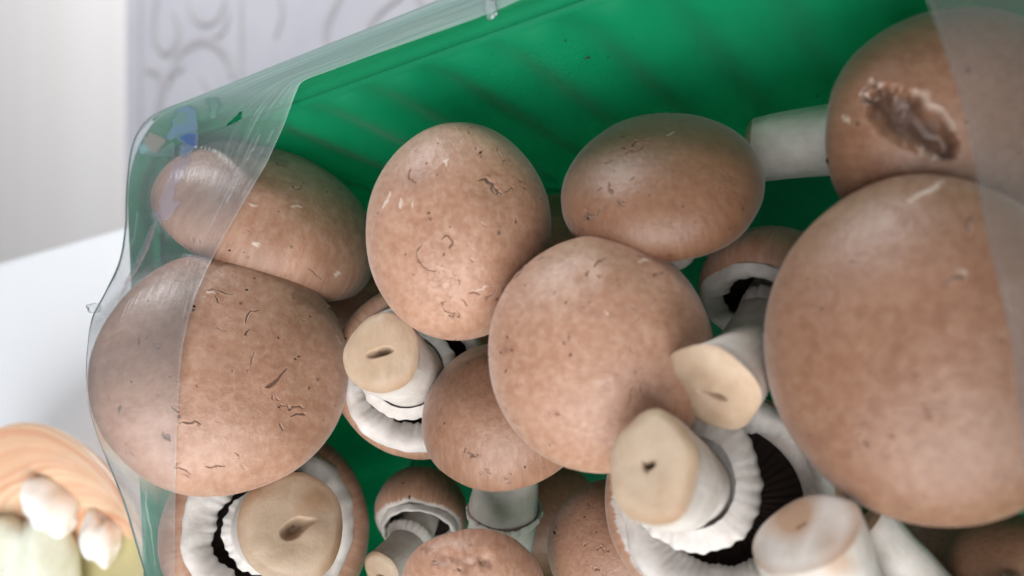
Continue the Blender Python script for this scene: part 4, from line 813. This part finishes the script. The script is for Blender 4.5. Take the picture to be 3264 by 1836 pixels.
M_PEEL = flesh_material('peeled_piece', (0.82, 0.81, 0.77), (0.88, 0.87, 0.84))
M_PEEL2 = flesh_material('pale_green_piece', (0.66, 0.70, 0.56), (0.78, 0.80, 0.70))
def bowl_z(x, y):
    r = math.hypot(x - BC[0], y - BC[1]); return float(np.interp(r, [p[0] for p in prof[:7]], [p[1] for p in prof[:7]]))
def chunk(u, v, r, sq, seed, mat, label, lift=0.6, cat='vegetable piece'):
    z = 0.03
    for _ in range(12): p = WZ(u, v, z); z = bowl_z(p[0], p[1]) + r * lift
    p = WZ(u, v, z); o = blob('peeled_piece', p, r, seed, mat, None, sq, 22, 30, 0.24); tag(o, label, cat, 'peelings in the striped bowl'); return o
chunk(152, 1590, 0.0085, (0.75, 0.95, 1.1), 201, M_PEEL, 'pointed white piece on the bowl slope, upper left of the two')
chunk(186, 1660, 0.0066, (1.0, 0.9, 0.8), 203, M_PEEL, 'rounded white piece just below the pointed one in the bowl')
chunk(330, 1708, 0.0085, (0.7, 1.35, 0.8), 207, M_PEEL, 'long white piece on the bowl slope next to the film')
chunk(120, 1790, 0.017, (0.8, 1.4, 0.7), 211, M_PEEL2, 'pale green long peeling in the middle of the bowl')
chunk(30, 1800, 0.018, (1.0, 1.0, 0.6), 213, M_PEEL2, 'pale green rounded peeling at the left in the bowl')
chunk(175, 1900, 0.014, (0.9, 1.0, 0.6), 219, M_PEEL2, 'pale green peeling lowest in the bowl')

# ------------------------------------------------------------------ peat crumbs on the wall and caps (far too small to count)
wv = np.array([v.co[:] for v in wall.data.vertices]) + np.array(tray.location)
wf = [tuple(p.vertices) for p in wall.data.polygons]
WB = BVHTree.FromPolygons([tuple(p) for p in wv], wf)
def surf(u, v):
    d = _c2w(_ray(u, v)); d = d / np.linalg.norm(d)
    best = None
    for t in (BVH, WB):
        h = t.ray_cast(Vector(CAM), Vector(d))
        if h[0] is not None and (best is None or h[3] < best[3]): best = h
    if best is None: return None
    nn = np.array(best[1]); nn = nn if nn @ d < 0 else -nn
    return np.array(best[0]), nn
rng = np.random.RandomState(4)
spots = [(s(a), s(b), r) for a, b, r in [(1422, 98, 7), (1478, 142, 9), (1480, 135, 5), (1530, 140, 6), (1590, 90, 6), (1630, 92, 5), (1625, 118, 4), (1555, 185, 5), (2055, 238, 7), (2083, 405, 7), (1208, 384, 5), (1210, 394, 3), (1268, 404, 3), (1360, 500, 4), (1480, 550, 6), (905, 440, 5), (860, 438, 5), (945, 150, 5), (957, 1132, 8), (1500, 1340, 4), (1395, 1340, 7), (488, 772, 6), (868, 852, 5), (1072, 1298, 6), (1880, 300, 4), (2214, 228, 6), (700, 850, 3), (640, 700, 3), (330, 960, 3), (1435, 893, 4), (1260, 886, 5), (1272, 935, 4), (1820, 735, 4), (1285, 1192, 3), (1750, 560, 3), (1690, 430, 3), (1545, 430, 3), (1100, 440, 3), (1040, 690, 3), (1020, 640, 3), (915, 962, 8), (1565, 345, 4), (1590, 368, 4)]]
for _ in range(150): spots.append((rng.uniform(300, 2700), rng.uniform(60, 1750), 1.4 + 3.2 * rng.uniform(0, 1) ** 2))
Vs, Fs = [], []
base = np.array([(1, 0, 0), (-1, 0, 0), (0, 1, 0), (0, -1, 0), (0, 0, 1), (0, 0, -1)], float)
of = [(0, 2, 4), (2, 1, 4), (1, 3, 4), (3, 0, 4), (2, 0, 5), (1, 2, 5), (3, 1, 5), (0, 3, 5)]
for si, (u, v, r) in enumerate(spots):
    r = r * (1.5 if si < 10 else 1.15)
    h = surf(u, v)
    if h is None: continue
    p, nn = h; x, y, z = frame(nn, np.array([rng.uniform(-1, 1), rng.uniform(-1, 1), 0.3]))
    dep = PIX(p[None])[2][0]; rr = r / FPX * dep; q = base * rng.uniform(0.6, 1.1, (6, 1)) * np.array([rng.uniform(1.0, 2.2), 0.8, 0.6]) * rr
    k = len(Vs); Vs += [p + a * x + b * y + c * z + nn * rr * 0.15 for a, b, c in q]; Fs += [(a + k, b + k, c + k) for a, b, c in of]
cr_ = mesh_obj('soil_crumbs', np.array(Vs), Fs, M_SOIL, None, smooth=False); tag(cr_, 'tiny dark peat crumbs scattered on caps and tray wall', 'soil', kind='stuff')
